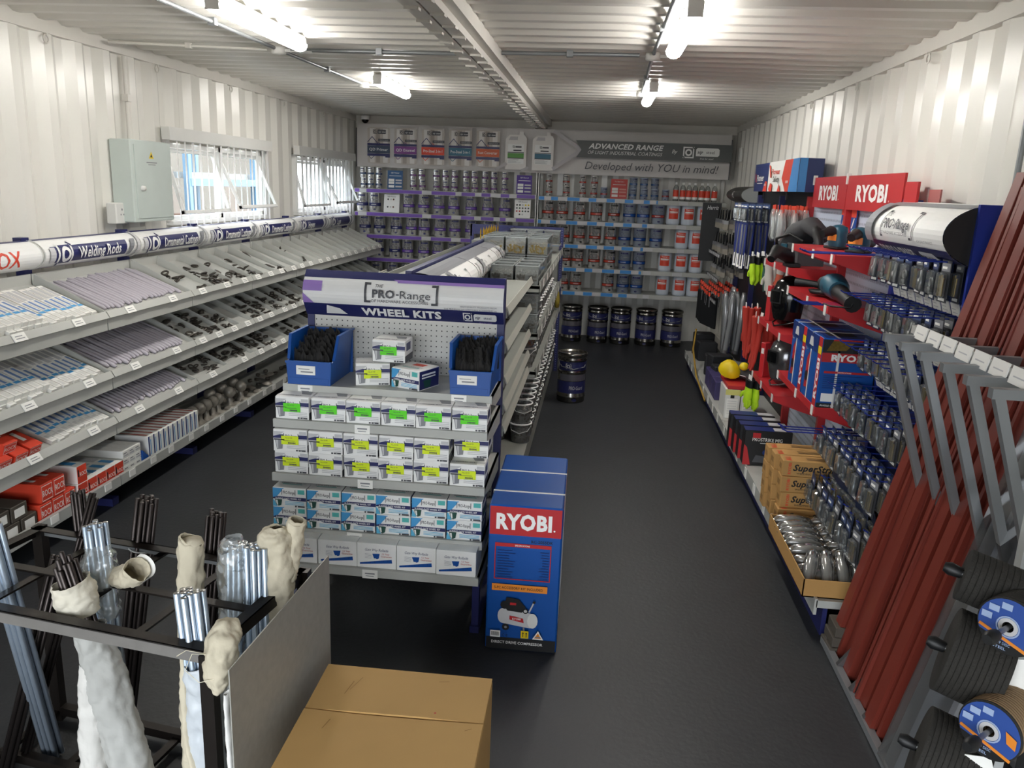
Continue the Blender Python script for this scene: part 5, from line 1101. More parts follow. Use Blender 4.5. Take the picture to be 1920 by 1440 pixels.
# ---- base of the red bays
mg = thing('welding_box', '-', 'box'); w_, d, h = .30, .10, .235; b = MB(); b.cbox(-d/2, d/2, -w_/2, w_/2, 0, h, .003); b.build('carton', BLACK, mg)
b = MB().art(flat(d/2, -w_/2, 0, '+x'), .0005); b.text('PROSTRIKE MIG', .05, .165, .024, 0, bold=.4, wmax=.19); b.rect(.10, .150, .24, .154, 0); b.rect(.15, .125, .23, .129, 0); b.rect(.05, .185, .10, .22, 1); b.shape([(0, .0), (.05, .0), (.02, .12), (0, .14)], 1); b.disc(.14, .09, .02, 2, 10); b.shape([(.06, .02), (.2, .02), (.2, .06), (.08, .07)], 4)
b.art(flat(-d/2, -w_/2, h, 'up'), .0005); b.rect(.0, .0, d, w_*.62, 2); b.rect(.015, w_*.62, d-.015, w_, 3); b.build('print', [PAPER, RED, DBLUE, LGREY, DGREY], mg); MG = Lot(mg)
for q in range(4): MG.put(W('A', .05-q*.125, -.375-q*.012, .1725+q*.0), R90+U(-.04, .04), 'black welder carton on the base shelf, %s in the row of four' % ORD[q+1], 'row of four black welder cartons')
ss = thing('electrode_carton', '-', 'box'); w_, d, h = .35, .095, .088; b = MB(); b.cbox(-d/2, d/2, -w_/2, w_/2, 0, h, .003); b.build('carton', KRAFT2, ss)
b = MB().art(flat(d/2, -w_/2, 0, '+x'), .0005); b.text('SuperStrike', .055, .034, .036, 0, bold=1.8, italic=1, wmax=.25); b.text('WELDING CONSUMABLES', .075, .014, .010, 0, bold=.5, wmax=.2); b.text('RYOBI', .045, .012, .016, 1, bold=1, turn=1, wmax=.065); b.art(flat(-d/2, -w_/2, h, 'up')); b.text('RYOBI', .03, .02, .03, 1, bold=1.5, turn=0, wmax=.06); b.rect(.03, .13, .035, .3, 0); b.rect(.05, .13, .055, .3, 0); b.rect(.065, .13, .07, .3, 0); b.art(flat(-d/2, -w_/2, 0, '-y'), .0005); b.rect(.02, .03, .07, .06, 2); b.build('print', [BLACK, ORED, KRAFTD], ss); SSX = Lot(ss)
for q in range(4): SSX.put(W('A', .985+(.02 if q == 0 else 0), -.325+U(-.008, .008), .166+q*.0895), R90+U(-.02, .02), 'kraft electrode carton in the near stack on the base shelf, %s from below' % ORD[q+1], 'near stack of kraft electrode cartons')
for q in range(4): SSX.put(W('A', .875, -.34+U(-.008, .008), .166+q*.0895), R90+U(-.02, .02), 'kraft electrode carton in the middle stack on the base shelf, %s from below' % ORD[q+1], 'middle stack of kraft electrode cartons')
for q in range(4): SSX.put(W('A', .77, -.355+U(-.008, .008), .166+q*.0895), R90+U(-.02, .02), 'kraft electrode carton in the far stack on the base shelf, %s from below' % ORD[q+1], 'far stack of kraft electrode cartons')
# open carton of bagged parts
oc2 = thing('open_carton', 'open kraft carton tray of bagged parts at the near end of the base shelf', 'box', W('P', .55, -.36, .1665), R90)
b = MB(); e = .005; hx, hy, hh = .37, .20, .085
for q in ((-hx, hx, -hy, -hy+e), (-hx, hx, hy-e, hy), (-hx, -hx+e, -hy, hy), (hx-e, hx, -hy, hy)): b.box(*q, 0, hh)
b.box(-hx, hx, -hy, hy, 0, e); b.build('tray', KRAFT2, oc2)
bp = thing('bagged_part', '-', 'bag'); b = MB(); b.tube([(0, -.085, .01), (0, -.06, .02), (0, 0, .026), (0, .06, .02), (0, .085, .01)], [.006, .022, .026, .022, .006], 8, flat=.8); b.build('part', mat('bagged_grey', '84827c', .4, .3, .2, 30), bp)
b = MB(); b.tube([(0, -.10, .008), (0, -.075, .022), (0, 0, .03), (0, .075, .022), (0, .10, .008)], [.016, .03, .034, .03, .016], 8, flat=.85); b.build('plastic_bag', SHRINK, bp); BP = Lot(bp)
for c in range(2):
    for r in range(9): BP.put(W('P', .235+r*.072+U(-.006, .006), -.455+c*.19, .175+(.02 if r > 5 else .05)), (U(-.1, .1), 0, R90+U(-.08, .08)), 'bagged grey part in the open carton, %s column, %s from the kraft boxes' % (('aisle', 'wall')[c], ORD[r+1]), 'bagged parts in the open carton')
for c in range(5): BP.put(W('P', .79, -.50+c*.07, .235), (.6, 0, R90+1.4+U(-.2, .2)), 'bagged grey part standing at the near end of the open carton, %s from the aisle' % ORD[c+1], 'bagged parts standing upright')
for q in range(3):
    b = MB(); b.cbox(-.09, .09, -.06, .06, 0, .045, .003); b.art(flat(-.09, -.06, .045, 'up')); b.rect(.02, .03, .1, .08, 1); tag(b.build('dark_box', [mat('dark_carton', '4a443c', .7), MGREY], None, (1.17+q*.01, 3.22, .0+q*.0455), U(-.1, .1)), 'small dark flat box on the floor past the base shelf, %s of the stack' % ('bottom', 'middle', 'top')[q], 'box', 'small dark flat boxes')
# ---- gloves bay and beyond
ph = thing('header_box', 'blue and white box header above the hanging gloves', 'sign', (1.39, 7.75, 1.93), R90)
L = 1.68; b = MB(); b.box(0, L, 0, .17, 0, .235); b.build('box', mat('pioneer_navy', '23305f', .45), ph)
b = MB().art(flat(0, 0, 0, '-y'), .0007)
b.rect(.62, 0, L, .235, 1); b.shape([(1.22, .235), (L, .235), (L, 0), (1.30, 0), (1.14, .10)], 2); b.shape([(1.48, .235), (L, .235), (L, 0), (1.40, 0)], 3)
b.text('Pioneer', .14, .09, .055, 1, bold=.8, wmax=.30); b.rect(.16, .065, .40, .072, 4); b.shape([(.44, 0), (.60, 0), (.60, .08), (.52, .085)], 2); b.text('safety', .48, .045, .03, 1, wmax=.09); b.shape([(.07, .15), (.09, .15), (.13, .08), (.10, .08)], 2)
b.text('Pioneer', .78, .135, .045, 2, bold=.6, wmax=.30); b.text('Safety', .84, .075, .045, 5, bold=.6, wmax=.24); b.shape([(.66, .21), (.70, .21), (.78, .11), (.73, .11)], 2); b.shape([(.70, .02), (.76, .07), (.84, .05), (.83, .0), (.74, .0)], 2); b.text('www', 1.32, .06, .035, 1, wmax=.09); b.shape([(1.05, 0), (1.16, 0), (1.10, .06)], 2)
b.art(flat(L, 0, 0, '+x'), .0007); b.rect(0, 0, .055, .235, 3)
b.build('print', [NAVY, OFFW, mat('pioneer_red', 'c8402f', .5), mat('pioneer_blue', '3f84c2', .5), LGREY, BLACK], ph)
for x in (.4, 1.3): b = MB(); b.box(x-.008, x+.008, .01, .02, -.06, 0); b.build('bracket', BLACK, ph)
def glove(nm, m, cuff, Lf=.26, wd=.055, th=.45):
    t = thing(nm, '-', 'glove'); b = MB()
    b.tube([(0, 0, -.03), (0, 0, -Lf*.30), (0, .0, -Lf*.45)], [wd*.85, wd*.8, wd*.9], 10, 0, flat=th)
    b.tube([(0, 0, -Lf*.40), (0, 0, -Lf*.55), (0, 0, -Lf*.72)], [wd*.9, wd, wd*.8], 10, 0, flat=th)
    for k, (o, l) in enumerate(((-.75, .94), (-.27, 1.02), (.25, 1.0), (.72, .90))): b.tube([(0, o*wd*.8, -Lf*.66), (U(-.006, .006), o*wd*1.05, -Lf*.82), (U(-.012, .004), o*wd*1.0, -Lf*l)], [wd*.26, wd*.24, wd*.17], 7, 0)
    b.tube([(0, wd*.7, -Lf*.50), (-.01, wd*1.35, -Lf*.60), (-.015, wd*1.5, -Lf*.73)], [wd*.3, wd*.27, wd*.18], 7, 0)
    b.build('hand', m, t)
    b = MB(); b.tube([(0, 0, 0), (0, 0, -Lf*.26)], [wd*.92, wd*.84], 10, 0, flat=th*1.08); b.build('cuff', cuff, t)
    b = MB(); b.box(-.002, .002, -.025, .025, -.03, .035); b.build('swing_tag', PAPER, t); return t
def hang(lot, bay_, x, y, z, n, dy, label, group, tilt=.1):
    for q in range(n): lot.put(W(bay_, x+U(-.01, .01), y-dy*q, z+U(-.008, .008)), (U(-tilt, tilt), U(-tilt, tilt), R90+PI/2+U(-.3, .3)), '%s, %s from the wall' % (label, ORD[q+1]), group)
G_w = Lot(glove('work_glove', GLOVEG, GLOVEG)); G_r = Lot(glove('gauntlet_glove', GLOVER, GLOVER, .40, .058, .5)); G_l = Lot(glove('work_glove', GLOVELIME, BLACK, .22)); G_wr = Lot(glove('work_glove', mat('glove_rubber', 'c2553a', .6), GLOVEG, .27)); G_g = Lot(glove('work_glove', DKGREEN, BLACK, .25))
hang(G_r, 'C', 1.03, -.15, 1.01, 6, .040, 'long red gauntlet glove hanging in the nearer bunch', 'nearer bunch of red gauntlets')
hang(G_r, 'C', .66, -.27, 1.03, 3, .045, 'long red gauntlet glove hanging in the farther bunch', 'farther bunch of red gauntlets')
hang(G_w, 'C', .95, -.16, 1.43, 4, .042, 'pale grey work glove hanging under the plastic bags', 'pale grey hanging gloves')
hang(G_wr, 'C', 1.05, -.11, 1.40, 3, .05, 'pale glove with orange red palm beside the red shelf', 'orange palmed gloves')
hang(G_l, 'C', .60, -.26, 1.43, 3, .04, 'lime and black glove hanging beyond the pale gloves', 'lime gloves')
hang(G_g, 'C', .72, -.22, 1.42, 2, .04, 'dark green glove hanging behind the lime gloves', 'dark green gloves')
hang(G_l, 'B', .22, -.32, .56, 2, .05, 'lime glove in a pack hanging low beside the white cartons', 'low hanging lime gloves')
bgm = thing('glove_bag', '-', 'bag'); b = MB(); b.tube([(0, 0, 0), (0, 0, -.04), (.01, 0, -.13), (0, .01, -.20), (0, 0, -.235)], [.03, .05, .062, .055, .03], 9, flat=.6); b.build('plastic_bag', MILKY, bgm)
b = MB(); b.tube([(0, 0, -.06), (0, 0, -.14), (0, 0, -.22)], [.03, .045, .035], 8, flat=.5); b.build('contents', mat('bag_white', 'd8d8d6', .7), bgm); b = MB(); b.box(-.003, .003, -.04, .04, -.045, .03); b.build('header_card', [ORED], bgm); GB = Lot(bgm)
for c in range(3):
    for q in range(3): GB.put(W('C', .72+c*.13, -.07-.085*q, 1.80), (U(-.1, .1), U(-.1, .1), U(-.4, .4)), 'clear bag of white gloves with red card, %s peg, %s from the wall' % (PLACE[c], PLACE[q]), 'bagged white gloves on the top pegs')
cpk = thing('clear_garment_pack', '-', 'pack'); b = MB(); b.tube([(0, 0, 0), (0, 0, -.05), (.01, 0, -.25), (0, 0, -.50)], [.02, .05, .058, .045], 9, flat=.5); b.build('garment', mat('garment_grey', '7d8084', .7), cpk); b = MB(); b.tube([(0, 0, .02), (0, 0, -.05), (.01, 0, -.25), (0, 0, -.53)], [.03, .058, .066, .05], 9, flat=.55); b.build('plastic_sleeve', SHRINK, cpk); CP = Lot(cpk)
for q in range(4): CP.put(W('D', .86-.05*(q % 2), -.25-.05*q, 1.04), (U(-.06, .06), U(-.05, .05), U(-.3, .3)), 'long clear sleeve with a grey garment, %s from the wall' % ORD[q+1], 'long clear garment sleeves')
CP.put(W('D', .60, -.30, 1.06), (0, 0, .3), 'long clear sleeve with a garment hanging behind the others')
# goggles on a dark bag, white cartons
gl = thing('face_shield', 'yellow face shield lying on the dark bag on the base shelf', 'face shield', W('C', .62, -.43, .50), (.5, .35, R90+.9)); gl.scale = (.95, .95, .95)
b = MB(); b.lathe([(.0001, .10), (.05, .085), (.08, .03), (.085, 0)], 14, sx=1.2); b.build('shell', YELLOW, gl); b = MB(); b.ball((.10, .05, .09), .04, 12, sz=.8); b.build('knob', YELLOW, gl)
db2 = thing('dark_bag', 'dark grey bag with pale piping under the yellow face shield', 'bag', W('C', .56, -.34, .425), R90+.5)
b = MB(); b.tube([(-.17, 0, .04), (-.10, 0, .075), (.05, 0, .085), (.16, 0, .05)], [.04, .075, .08, .04], 12, flat=.8); b.build('body', SKIN_PAD, db2); b = MB(); b.tube([(-.16, -.05, .05), (-.08, -.085, .06), (.06, -.09, .06), (.16, -.03, .05)], .005, 5); b.build('piping', LGREY, db2)
for q in range(2):
    wc = thing('white_glove_carton', 'upright white and yellow glove carton on the base shelf, %s' % ('nearer the aisle' if q == 0 else 'nearer the wall'), 'box', W('C', .72, -.425+q*.125, .1665), R90); b = MB(); b.cbox(-.14, .14, -.058, .058, 0, .235, .003); b.build('carton', OFFW, wc)
    b = MB().art(flat(.14, -.058, 0, '+x'), .0006); b.rect(.012, .0, .10, .16, 0); b.rect(0, .19, .116, .235, 1); b.rect(.04, .165, .07, .19, 2)
    for k in range(6): b.rect(.02, .14-.02*k, .09, .143-.02*k, 3)
    b.build('print', [PAPER, mat('pale_yellow', 'd8d27a', .5), BLACK, LGREY], wc)
b = MB(); b.cbox(-.2, .2, -.13, .13, 0, .03, .003); tag(b.build('red_tray', RED, None, W('C', .66, -.34, .4025), R90), 'flat red carton tray on top of the white glove cartons', 'lid')
for q in range(3): b = MB(); b.cbox(-.10, .10, -.10, .10, 0, .16, .004); tag(b.build('purple_carton', [mat('dim_purple', '3c3563', .5)], None, W('C', .20-q*.22, -.38, .1665), R90), 'dull purple carton on the base shelf under the gloves, %s from the doorway' % PLACE[q], 'box', 'dull purple cartons')
# blades and paint tools
bld = thing('saw_pack', '-', 'pack'); b = MB(); b.box(-.03, .03, -.002, .002, -.40, 0); b.art(flat(-.03, -.002, -.40, '-y')); b.rect(.005, .0, .055, .12, 1); b.rect(.02, .12, .04, .38, 2); b.build('card', [mat('saw_blue', '1f2c6e', .4), PAPER, RAWSTEEL], bld); b = MB(); b.box(-.008, .008, -.006, -.002, -.38, -.02); b.build('blade', RAWSTEEL, bld); SW = Lot(bld)
for q in range(4):
    for c in range(4): SW.put(W('D', .30+c*.15, -.10-.06*q, 1.66), (U(-.06, .06), 0, R90+.6+U(-.2, .2)), 'blue and silver saw blade pack, %s peg from the brushes, %s from the wall' % (ORD[c+1], ORD[q+1]), 'saw blade packs')
for q in range(4):
    for c in range(4): PKS[c % 3].put(W('D', .35+c*.15, -.12-.06*q, 1.83), (0, 0, R90+.5+U(-.2, .2)), 'silver tool pack above the saw blades, %s peg, %s from the wall' % (ORD[c+1], ORD[q+1]), 'silver packs above the saws')
hx_ = thing('brush_sign', 'dark curved sign above the paint brushes', 'sign', W('E', 0, -.03, 1.895), R90)
b = MB(); b.X = Matrix.Translation((0, -.16, 0)); pr = [(-.16-.0-.20*math.cos(math.radians(-80+160*i/14))*.95+.16, .085*math.sin(math.radians(-80+160*i/14))) for i in range(15)]; b.X = None; b.prism(pr, 'x', 0, .93); b.build('curved_face', mat('sign_charcoal', '2d2c2a', .4), hx_)
b = MB(); b.prism([(q[0]*.98, q[1]*.98) for q in pr], 'x', .93, .934); b.build('end_cap', MILKY, hx_)
b = MB().art(lambda u, v, d: (u, -.19*math.cos(v/.1)-d-.004, .085*math.sin(v/.1)), .001); b.ring(.45, 0, .035, .045, 0, 14); b.rect(.42, -.03, .48, -.02, 0); b.rect(.43, -.01, .47, .02, 0); b.build('emblem', LGREY, hx_)
b = MB(); b.box(0, .20, -.004, .004, 0, .62); b.art(flat(0, -.004, 0, '-y'), .0012); b.text('Harris', .05, .55, .045, 1, bold=.4, italic=1, wmax=.12); tag(b.build('sign_panel', [BLACK, LGREY], None, (1.10, 9.01, 1.18)), 'black panel with white lettering at the end of the brush bay', 'sign')
pb = thing('paint_brush', '-', 'brush'); b = MB(); b.tube([(0, 0, 0), (0, 0, -.05), (0, 0, -.10)], [.008, .011, .016], 7, flat=.6); b.build('handle', BLACK, pb); b = MB(); b.box(-.028, .028, -.008, .008, -.135, -.098); b.build('ferrule', RAWSTEEL, pb); b = MB(); b.box(-.027, .027, -.007, .007, -.19, -.135); b.build('bristles', mat('pale_bristle', '7a756c', .8), pb); BR = Lot(pb)
for r, z in enumerate((1.74, 1.50, 1.27)):
    for c in range(5):
        for q in range(3): BR.put(W('E', .12+c*.17, -.12-.09*q, z), (U(-.1, .1), 0, R90+.7+U(-.3, .3)), 'black handled paint brush, %s row, %s peg from the paint shelves, %s from the wall' % (PLACE[r], ORD[c+1], PLACE[q]), 'paint brushes, %s row' % PLACE[r])
sd = thing('screwdriver', '-', 'screwdriver'); b = MB(); b.tube([(0, 0, 0), (0, 0, -.03), (0, 0, -.09)], [.011, .015, .011], 7); b.build('handle', ORED, sd); b = MB(); b.tube([(0, 0, -.09), (0, 0, -.20)], .004, 5); b.build('shaft', RAWSTEEL, sd); b = MB(); b.tube([(0, 0, -.035), (0, 0, -.05)], .0155, 7); b.build('grip_band', BLACK, sd); SD = Lot(sd)
for c in range(6):
    for q in range(4): SD.put(W('E', .10+c*.14, -.14-.09*q, .98), (U(-.1, .1), U(-.1, .1), 0), 'red handled screwdriver hanging under the brushes, %s peg, %s from the wall' % (ORD[c+1], ORD[q+1]), 'red screwdrivers')
for q in range(4): b = MB(); b.box(-.01, .01, -.20, .20, -.16, .16); tag(b.build('black_case', BLACK, None, W('E', .15+q*.12, -.36, .70), (0, 0, .25)), 'flat black case hanging below the screwdrivers, %s from the paint shelves' % ORD[q+1], 'case', 'flat black cases')
for z in (1.30, 1.06, .84):
    b = MB(); b.bar((1.20, 8.95, z), (1.20, 8.10, z), .006, .035); b.art(lambda u, v, d: (1.196-d, 8.9-u, z+v), .0006)
    for k in range(6): b.rect(.05+k*.13, -.014, .15+k*.13, .014, 1)
    tag(b.build('label_rail', [DGREY, LGREY], None), 'label rail in front of the brush bay, %s' % {1.30: 'upper', 1.06: 'middle', .84: 'lower'}[z], 'rail', 'brush bay label rails')
for q in range(5): b = MB(); b.cbox(-.08, .08, -.10, .10, 0, .2+.05*(q % 2), .01); tag(b.build('dark_pack', [mat('dim_charcoal', '1f2024', .6)], None, W('D' if q < 3 else 'E', .2+(q % 3)*.26, -.34, .1665), R90+U(-.2, .2)), 'dark pack on the base shelf below the brushes and saws, %s from the doorway' % ORD[5-q], 'pack', 'dark packs on the base shelf')
b = MB(); b.tube([(1.05, 8.2, .55), (1.0, 7.9, .40), (1.0, 7.5, .22), (1.06, 7.2, .06)], .009, 6); tag(b.build('yellow_hose', mat('hose_yellow', '9a7a2a', .6)), 'thin yellow hose drooping off the base shelf into the aisle', 'hose')

# ================================================================ RACK OF RED BARS
rk = thing('bar_rack', 'grey steel rack holding the leaning red bars', 'rack', (1.09, 1.5, 0))
def rkb(nm, segs, m=STEELGREY, w_=.028):
    b = MB()
    for i, (p, q) in enumerate(segs): b.bar(Vector(p)-Vector((1.09, 1.5, 0)), Vector(q)-Vector((1.09, 1.5, 0)), w_*(1-.06*i), w_*(1-.06*i))
    return b.build(nm, m, rk)
rkb('base_rail', [((1.09, 2.12, .02), (1.09, 3.27, .02))]); rkb('back_rail', [((1.55, 2.12, .02), (1.55, 3.27, .02))])
for k, y in enumerate((3.05, 2.88, 2.71, 2.53, 2.365, 2.21)):
    rkb('arm', [((1.073, y, 1.40), (1.53, y, 1.40)), ((1.088, y, 1.41), (1.30, y, .80))])
    if y > 2.5: rkb('divider', [((1.09, y, .03), (1.38, y, .46))], RAWSTEEL, .02)
    else: rkb('divider', [((1.09, y, .02), (1.55, y, .02))], RAWSTEEL, .02)
rkb('divider', [((1.09, 3.24, .03), (1.30, 3.24, .34))], RAWSTEEL, .02)
tr = rkb('tag_rail', [((1.20, 2.0, 1.43), (1.20, 3.10, 1.43))], GREY, .03)
for q in range(9):
    b = MB(); b.box(-.004, .0, -.05, .05, -.02, .03); b.X = None; b.art(flat(-.004, .05, -.02, '-x')); b.rect(.02, .02, .08, .024, 1); b.build('price_tag', [PAPER, LGREY], tr, (.11-.017, .555+q*.118, 1.425), (0, .2, 0))
def channel(y, x0, L, yaw=0, wd=.074, dp=.04, m=OXIDE, nm='steel_channel', label='', g=None):
    sl = math.atan2((1.55-x0), 2.05); b = MB(); e = .004
    pr = [(-dp/2, -wd/2), (dp/2, -wd/2), (dp/2, -wd/2+.018), (dp/2-e, -wd/2+.018), (dp/2-e, -wd/2+e), (-dp/2+e, -wd/2+e), (-dp/2+e, wd/2-e), (dp/2-e, wd/2-e), (dp/2-e, wd/2-.018), (dp/2, wd/2-.018), (dp/2, wd/2), (-dp/2, wd/2)]
    n = len(pr); b.add([(p[0], p[1], z) for z in (0, L) for p in pr], [(i, (i+1) % n, n+(i+1) % n, n+i) for i in range(n)]+[(0, 1, 2, 3, 4, 5), (0, 5, 6, 11), (11, 6, 7, 8, 9, 10), (n+5, n+4, n+3, n+2, n+1, n), (n+11, n+6, n+5, n), (n+10, n+9, n+8, n+7, n+6, n+11)])
    o = b.build(nm, m, None, (x0, y, .012)); o.rotation_mode = 'XYZ'
    o.matrix_world = Matrix.Translation((x0, y, .012)) @ Matrix.Rotation(sl, 4, 'Y') @ Matrix.Rotation(yaw, 4, 'Z')
    return tag(o, label, 'bar', g)
for q, (y, x0, yaw, L, wd, dp) in enumerate(((3.205, 1.11, -1.57, 2.04, .036, .060), (3.165, 1.125, PI, 2.03, .052, .034), (3.115, 1.15, -1.57, 2.02, .036, .066), (3.19, 1.205, PI, 1.97, .06, .035), (3.13, 1.235, PI, 1.95, .06, .035),
        (3.01, 1.12, -1.57, 2.04, .036, .060), (2.955, 1.15, PI, 2.02, .06, .036), (2.92, 1.20, -1.57, 1.98, .04, .066), (2.85, 1.105, PI, 2.05, .056, .034), (2.80, 1.12, -1.57, 2.04, .036, .062), (2.755, 1.155, PI, 2.0, .06, .036),
        (2.68, 1.10, -1.57, 2.05, .036, .064), (2.635, 1.115, PI, 2.04, .056, .034), (2.585, 1.15, -1.57, 2.0, .036, .066), (2.50, 1.17, PI, 1.98, .06, .036))):
    channel(y, x0, L, yaw+U(-.08, .08), wd, dp, label='leaning red oxide steel channel in the rack, %s from the blue bay' % ORD[q+1], g='leaning red channels')
for q, (y, x0) in enumerate(((2.45, 1.10), (2.38, 1.13), (2.30, 1.11), (2.26, 1.18))):
    channel(y, x0, 1.75, 0, .07, .04, mat('bright_galv', 'c3c6cc', .3, .75, .12, 10), 'galvanised_channel', 'bright galvanised channel wrapped in plastic behind the abrasive discs, %s from the red bars' % ORD[q+1], 'wrapped galvanised channels')
b = MB(); b.add([(1.06, 2.24, .05), (1.06, 2.49, .05), (1.44, 2.49, 1.75), (1.44, 2.24, 1.75)], [(0, 1, 2, 3)]); b.add([(1.065, 2.49, .05), (1.14, 2.49, .05), (1.52, 2.49, 1.75), (1.445, 2.49, 1.75)], [(0, 1, 2, 3)]); tag(b.build('plastic_wrap', SHRINK), 'clear plastic wrap around the bright galvanised channels', 'wrap')

# ================================================================ ABRASIVE DISC STAND
dst = thing('disc_stand', 'grey upright stand carrying the abrasive discs on rods', 'stand', (1.12, 1.96, 0))
b = MB(); b.bar((0, 0, 0), (0, 0, 1.25), .06, .03, up=(0, 1, 0)); b.build('post', mat('stand_white', 'b9bcbb', .45), dst)
b = MB(); b.bar((.07, -.05, 0), (.07, -.05, 1.25), .04, .04, up=(0, 1, 0)); b.build('post', BLACK, dst)
b = MB(); b.box(-.16, .16, -.25, .12, 0, .02); b.build('foot', BLACK, dst)
def rod(end, d, L, r=.007):
    e = Vector(end)-Vector((1.12, 1.96, 0)); d = Vector(d).normalized(); b = MB()
    b.tube([e, e+d*L], r, 8); o = b.build('rod', RAWSTEEL, dst); k = MB(); k.tube([e-d*.008, e+d*.004, e+d*.028], [.010, .015, .012], 10); k.build('knob', BLACK, o); return d
DB_ = (.91, -.42, -.20); DF = (.75, .66, 0)
def stack(end, d, r, n, th, m, names, lab, faced=None):
    d = Vector(d).normalized(); q = Vector((0, 0, 1)).rotation_difference(d)
    for k in range(n):
        b = MB(); b.lathe([(.011, 0), (r-.001, 0), (r, .001), (r, th-.0012), (r-.001, th-.0004), (.011, th-.0004), (.011, 0)], 32)
        o = b.build(names, m, None)
        o.matrix_world = Matrix.Translation(Vector(end)+d*(k*th)) @ q.to_matrix().to_4x4() @ Matrix.Rotation(U(0, 6), 4, 'Z')
        tag(o, lab % ORD[min(k+1, 20)], 'disc', lab.split(',')[0]+' group')
for end, r, n, th, lb in (((.838, 1.700, 1.105), .058, 12, .0118, 'small black abrasive disc on the upper rod, %s from its end'), ((.812, 1.66, .945), .095, 11, .0105, 'large black abrasive disc on the middle rod, %s from its end'), ((.762, 1.60, .735), .095, 12, .0105, 'large black abrasive disc on the lower rod, %s from its end')):
    rod((Vector(end)-Vector(DB_).normalized()*.03), DB_, .32); stack(end, DB_, r, n, th, DISCBLK, 'abrasive_disc', lb)
def labelled(end, lb, n, m):
    d = Vector(DF).normalized(); t = thing('labelled_disc', lb, 'disc', end); q = Vector((0, 0, 1)).rotation_difference(-d); f = q.to_matrix()
    side = Vector((-d.y, d.x, 0)); side = Vector((0.66, -0.75, 0)).normalized(); up = Vector((0, 0, 1))
    fn = lambda u, v, dd: tuple(-d*(.003+dd)+side*u+up*v)
    b = MB(); b.X = q.to_matrix().to_4x4(); b.lathe([(.011, -.002), (.061, -.002), (.061, .002), (.011, .002), (.011, -.002)], 36); b.build('disc', DISCBLK, t)
    b = MB().art(fn, .0005); b.ring(0, 0, .018, .058, 0, 32); pts = [(.058*math.cos(a*PI/180), .058*math.sin(a*PI/180)) for a in range(205, 322, 9)]; b.shape(pts, 2); b.line((-.054, -.014), (.046, -.042), .007, 3)
    b.ring(0, 0, .011, .019, 1, 20); b.ring(0, 0, .020, .023, 4, 20)
    for a in (100, 135, 165): x, y = .043*math.cos(math.radians(a)), .043*math.sin(math.radians(a)); b.rect(x-.010, y-.007, x+.010, y+.007, 4)
    b.shape([(.03, .02), (.052, .01), (.052, -.012), (.035, -.005)], 3); b.text('CUT-OFF DISC', -.034, -.040, .006, 4, bold=.6, wmax=.045); b.text('STEEL', -.02, -.050, .006, 4, bold=.6, wmax=.025)
    b.build('paper_label', [MDISC, LGREY, BLACK, ORANGE, mat('label_pale', '9fb3d6', .5)], t)
    rod(Vector(end)-d*.085, DF, .34, .0055)
    stack(Vector(end)+d*.004, DF, .061, n, .0075, m, 'flap_disc', ('brown flap disc' if m == DISCBRN else 'dark cutting disc')+' behind the labelled face, %s from the front, '+('lower' if m == DISCBRN else 'upper')+' rod')
labelled((.876, 1.559, 1.063), 'blue labelled cutting disc facing the aisle on the upper rod', 8, DISCBLK)
labelled((.842, 1.490, .868), 'blue labelled flap disc facing the aisle on the lower rod', 16, DISCBRN)
for loc, lb in (((.90, 1.57, .985), 'upper'), ((.83, 1.50, .80), 'lower')):
    b = MB(); b.box(-.028, .028, -.001, .001, -.10, 0); b.art(flat(-.028, -.001, -.1, '-y')); b.rect(.01, .02, .04, .03, 1); tag(b.build('price_card', [PAPER, MGREY], None, loc, (.0, -.35, -.6)), 'white price card hanging under the %s labelled disc' % lb, 'card')

# ================================================================ ROD RACK, SHEET AND CARTON IN FRONT
FR, BR_, BL, FL = Vector((-.90, 1.684, 0)), Vector((-.826, 2.15, 0)), Vector((-1.79, 2.294, 0)), Vector((-1.864, 1.83, 0)); ZT = .735
ru, rv = BR_-BL, FR-BR_     # along the long side, and towards the camera
def RP(u, v, z): p = BL+ru*u+rv*v; return Vector((p.x, p.y, z))
rr = thing('rod_rack', 'black angle steel rack holding bundles of rods in front', 'rack', tuple(BL))
def rbar(nm, a, b_, w_=.03, h=.03, m=BLKSTEEL):
    b = MB(); b.bar(a-BL, b_-BL, w_, h); return b.build(nm, m, rr)
def angle(nm, a, b_, out, m=BLKSTEEL, m2=None):
    """L section: flat top leg and outer vertical leg"""
    a, b_ = a-BL, b_-BL; o = Vector(out).normalized(); b = MB(); e = .004
    for (i0, i1, k0, k1, mi) in ((-.032, .004, -e, 0, 0), (0, .004, -.034, 0, 1)):
        pts = [p+o*i+Vector((0, 0, k)) for p in (a, b_) for i, k in ((i0, k0), (i1, k0), (i1, k1), (i0, k1))]
        b.add([tuple(p) for p in pts], [(3, 2, 1, 0), (4, 5, 6, 7), (0, 1, 5, 4), (1, 2, 6, 5), (2, 3, 7, 6), (3, 0, 4, 7)], mi)
    return b.build(nm, [m, m2 or m], rr)
for u, v in ((0, 0), (1, 0), (0, 1), (1, 1)): rbar('post', RP(u, v, 0), RP(u, v, ZT), .034, .034)
angle('front_rail', RP(-.03, 1.0, ZT+.004), RP(1.01, 1.0, ZT+.004), rv, BLKSTEEL, mat('rail_bright', '8e8b87', .4, .4, .15, 20))
angle('back_rail', RP(0, 0, ZT), RP(1, 0, ZT), -rv, BLKSTEEL, STEELGREY); angle('side_rail', RP(1, -.02, ZT), RP(1, 1.0, ZT), ru); angle('side_rail', RP(0, 0, ZT), RP(0, 1, ZT), -ru)
rbar('middle_rail', RP(0, .5, ZT-.012), RP(1, .5, ZT-.012), .03, .006)
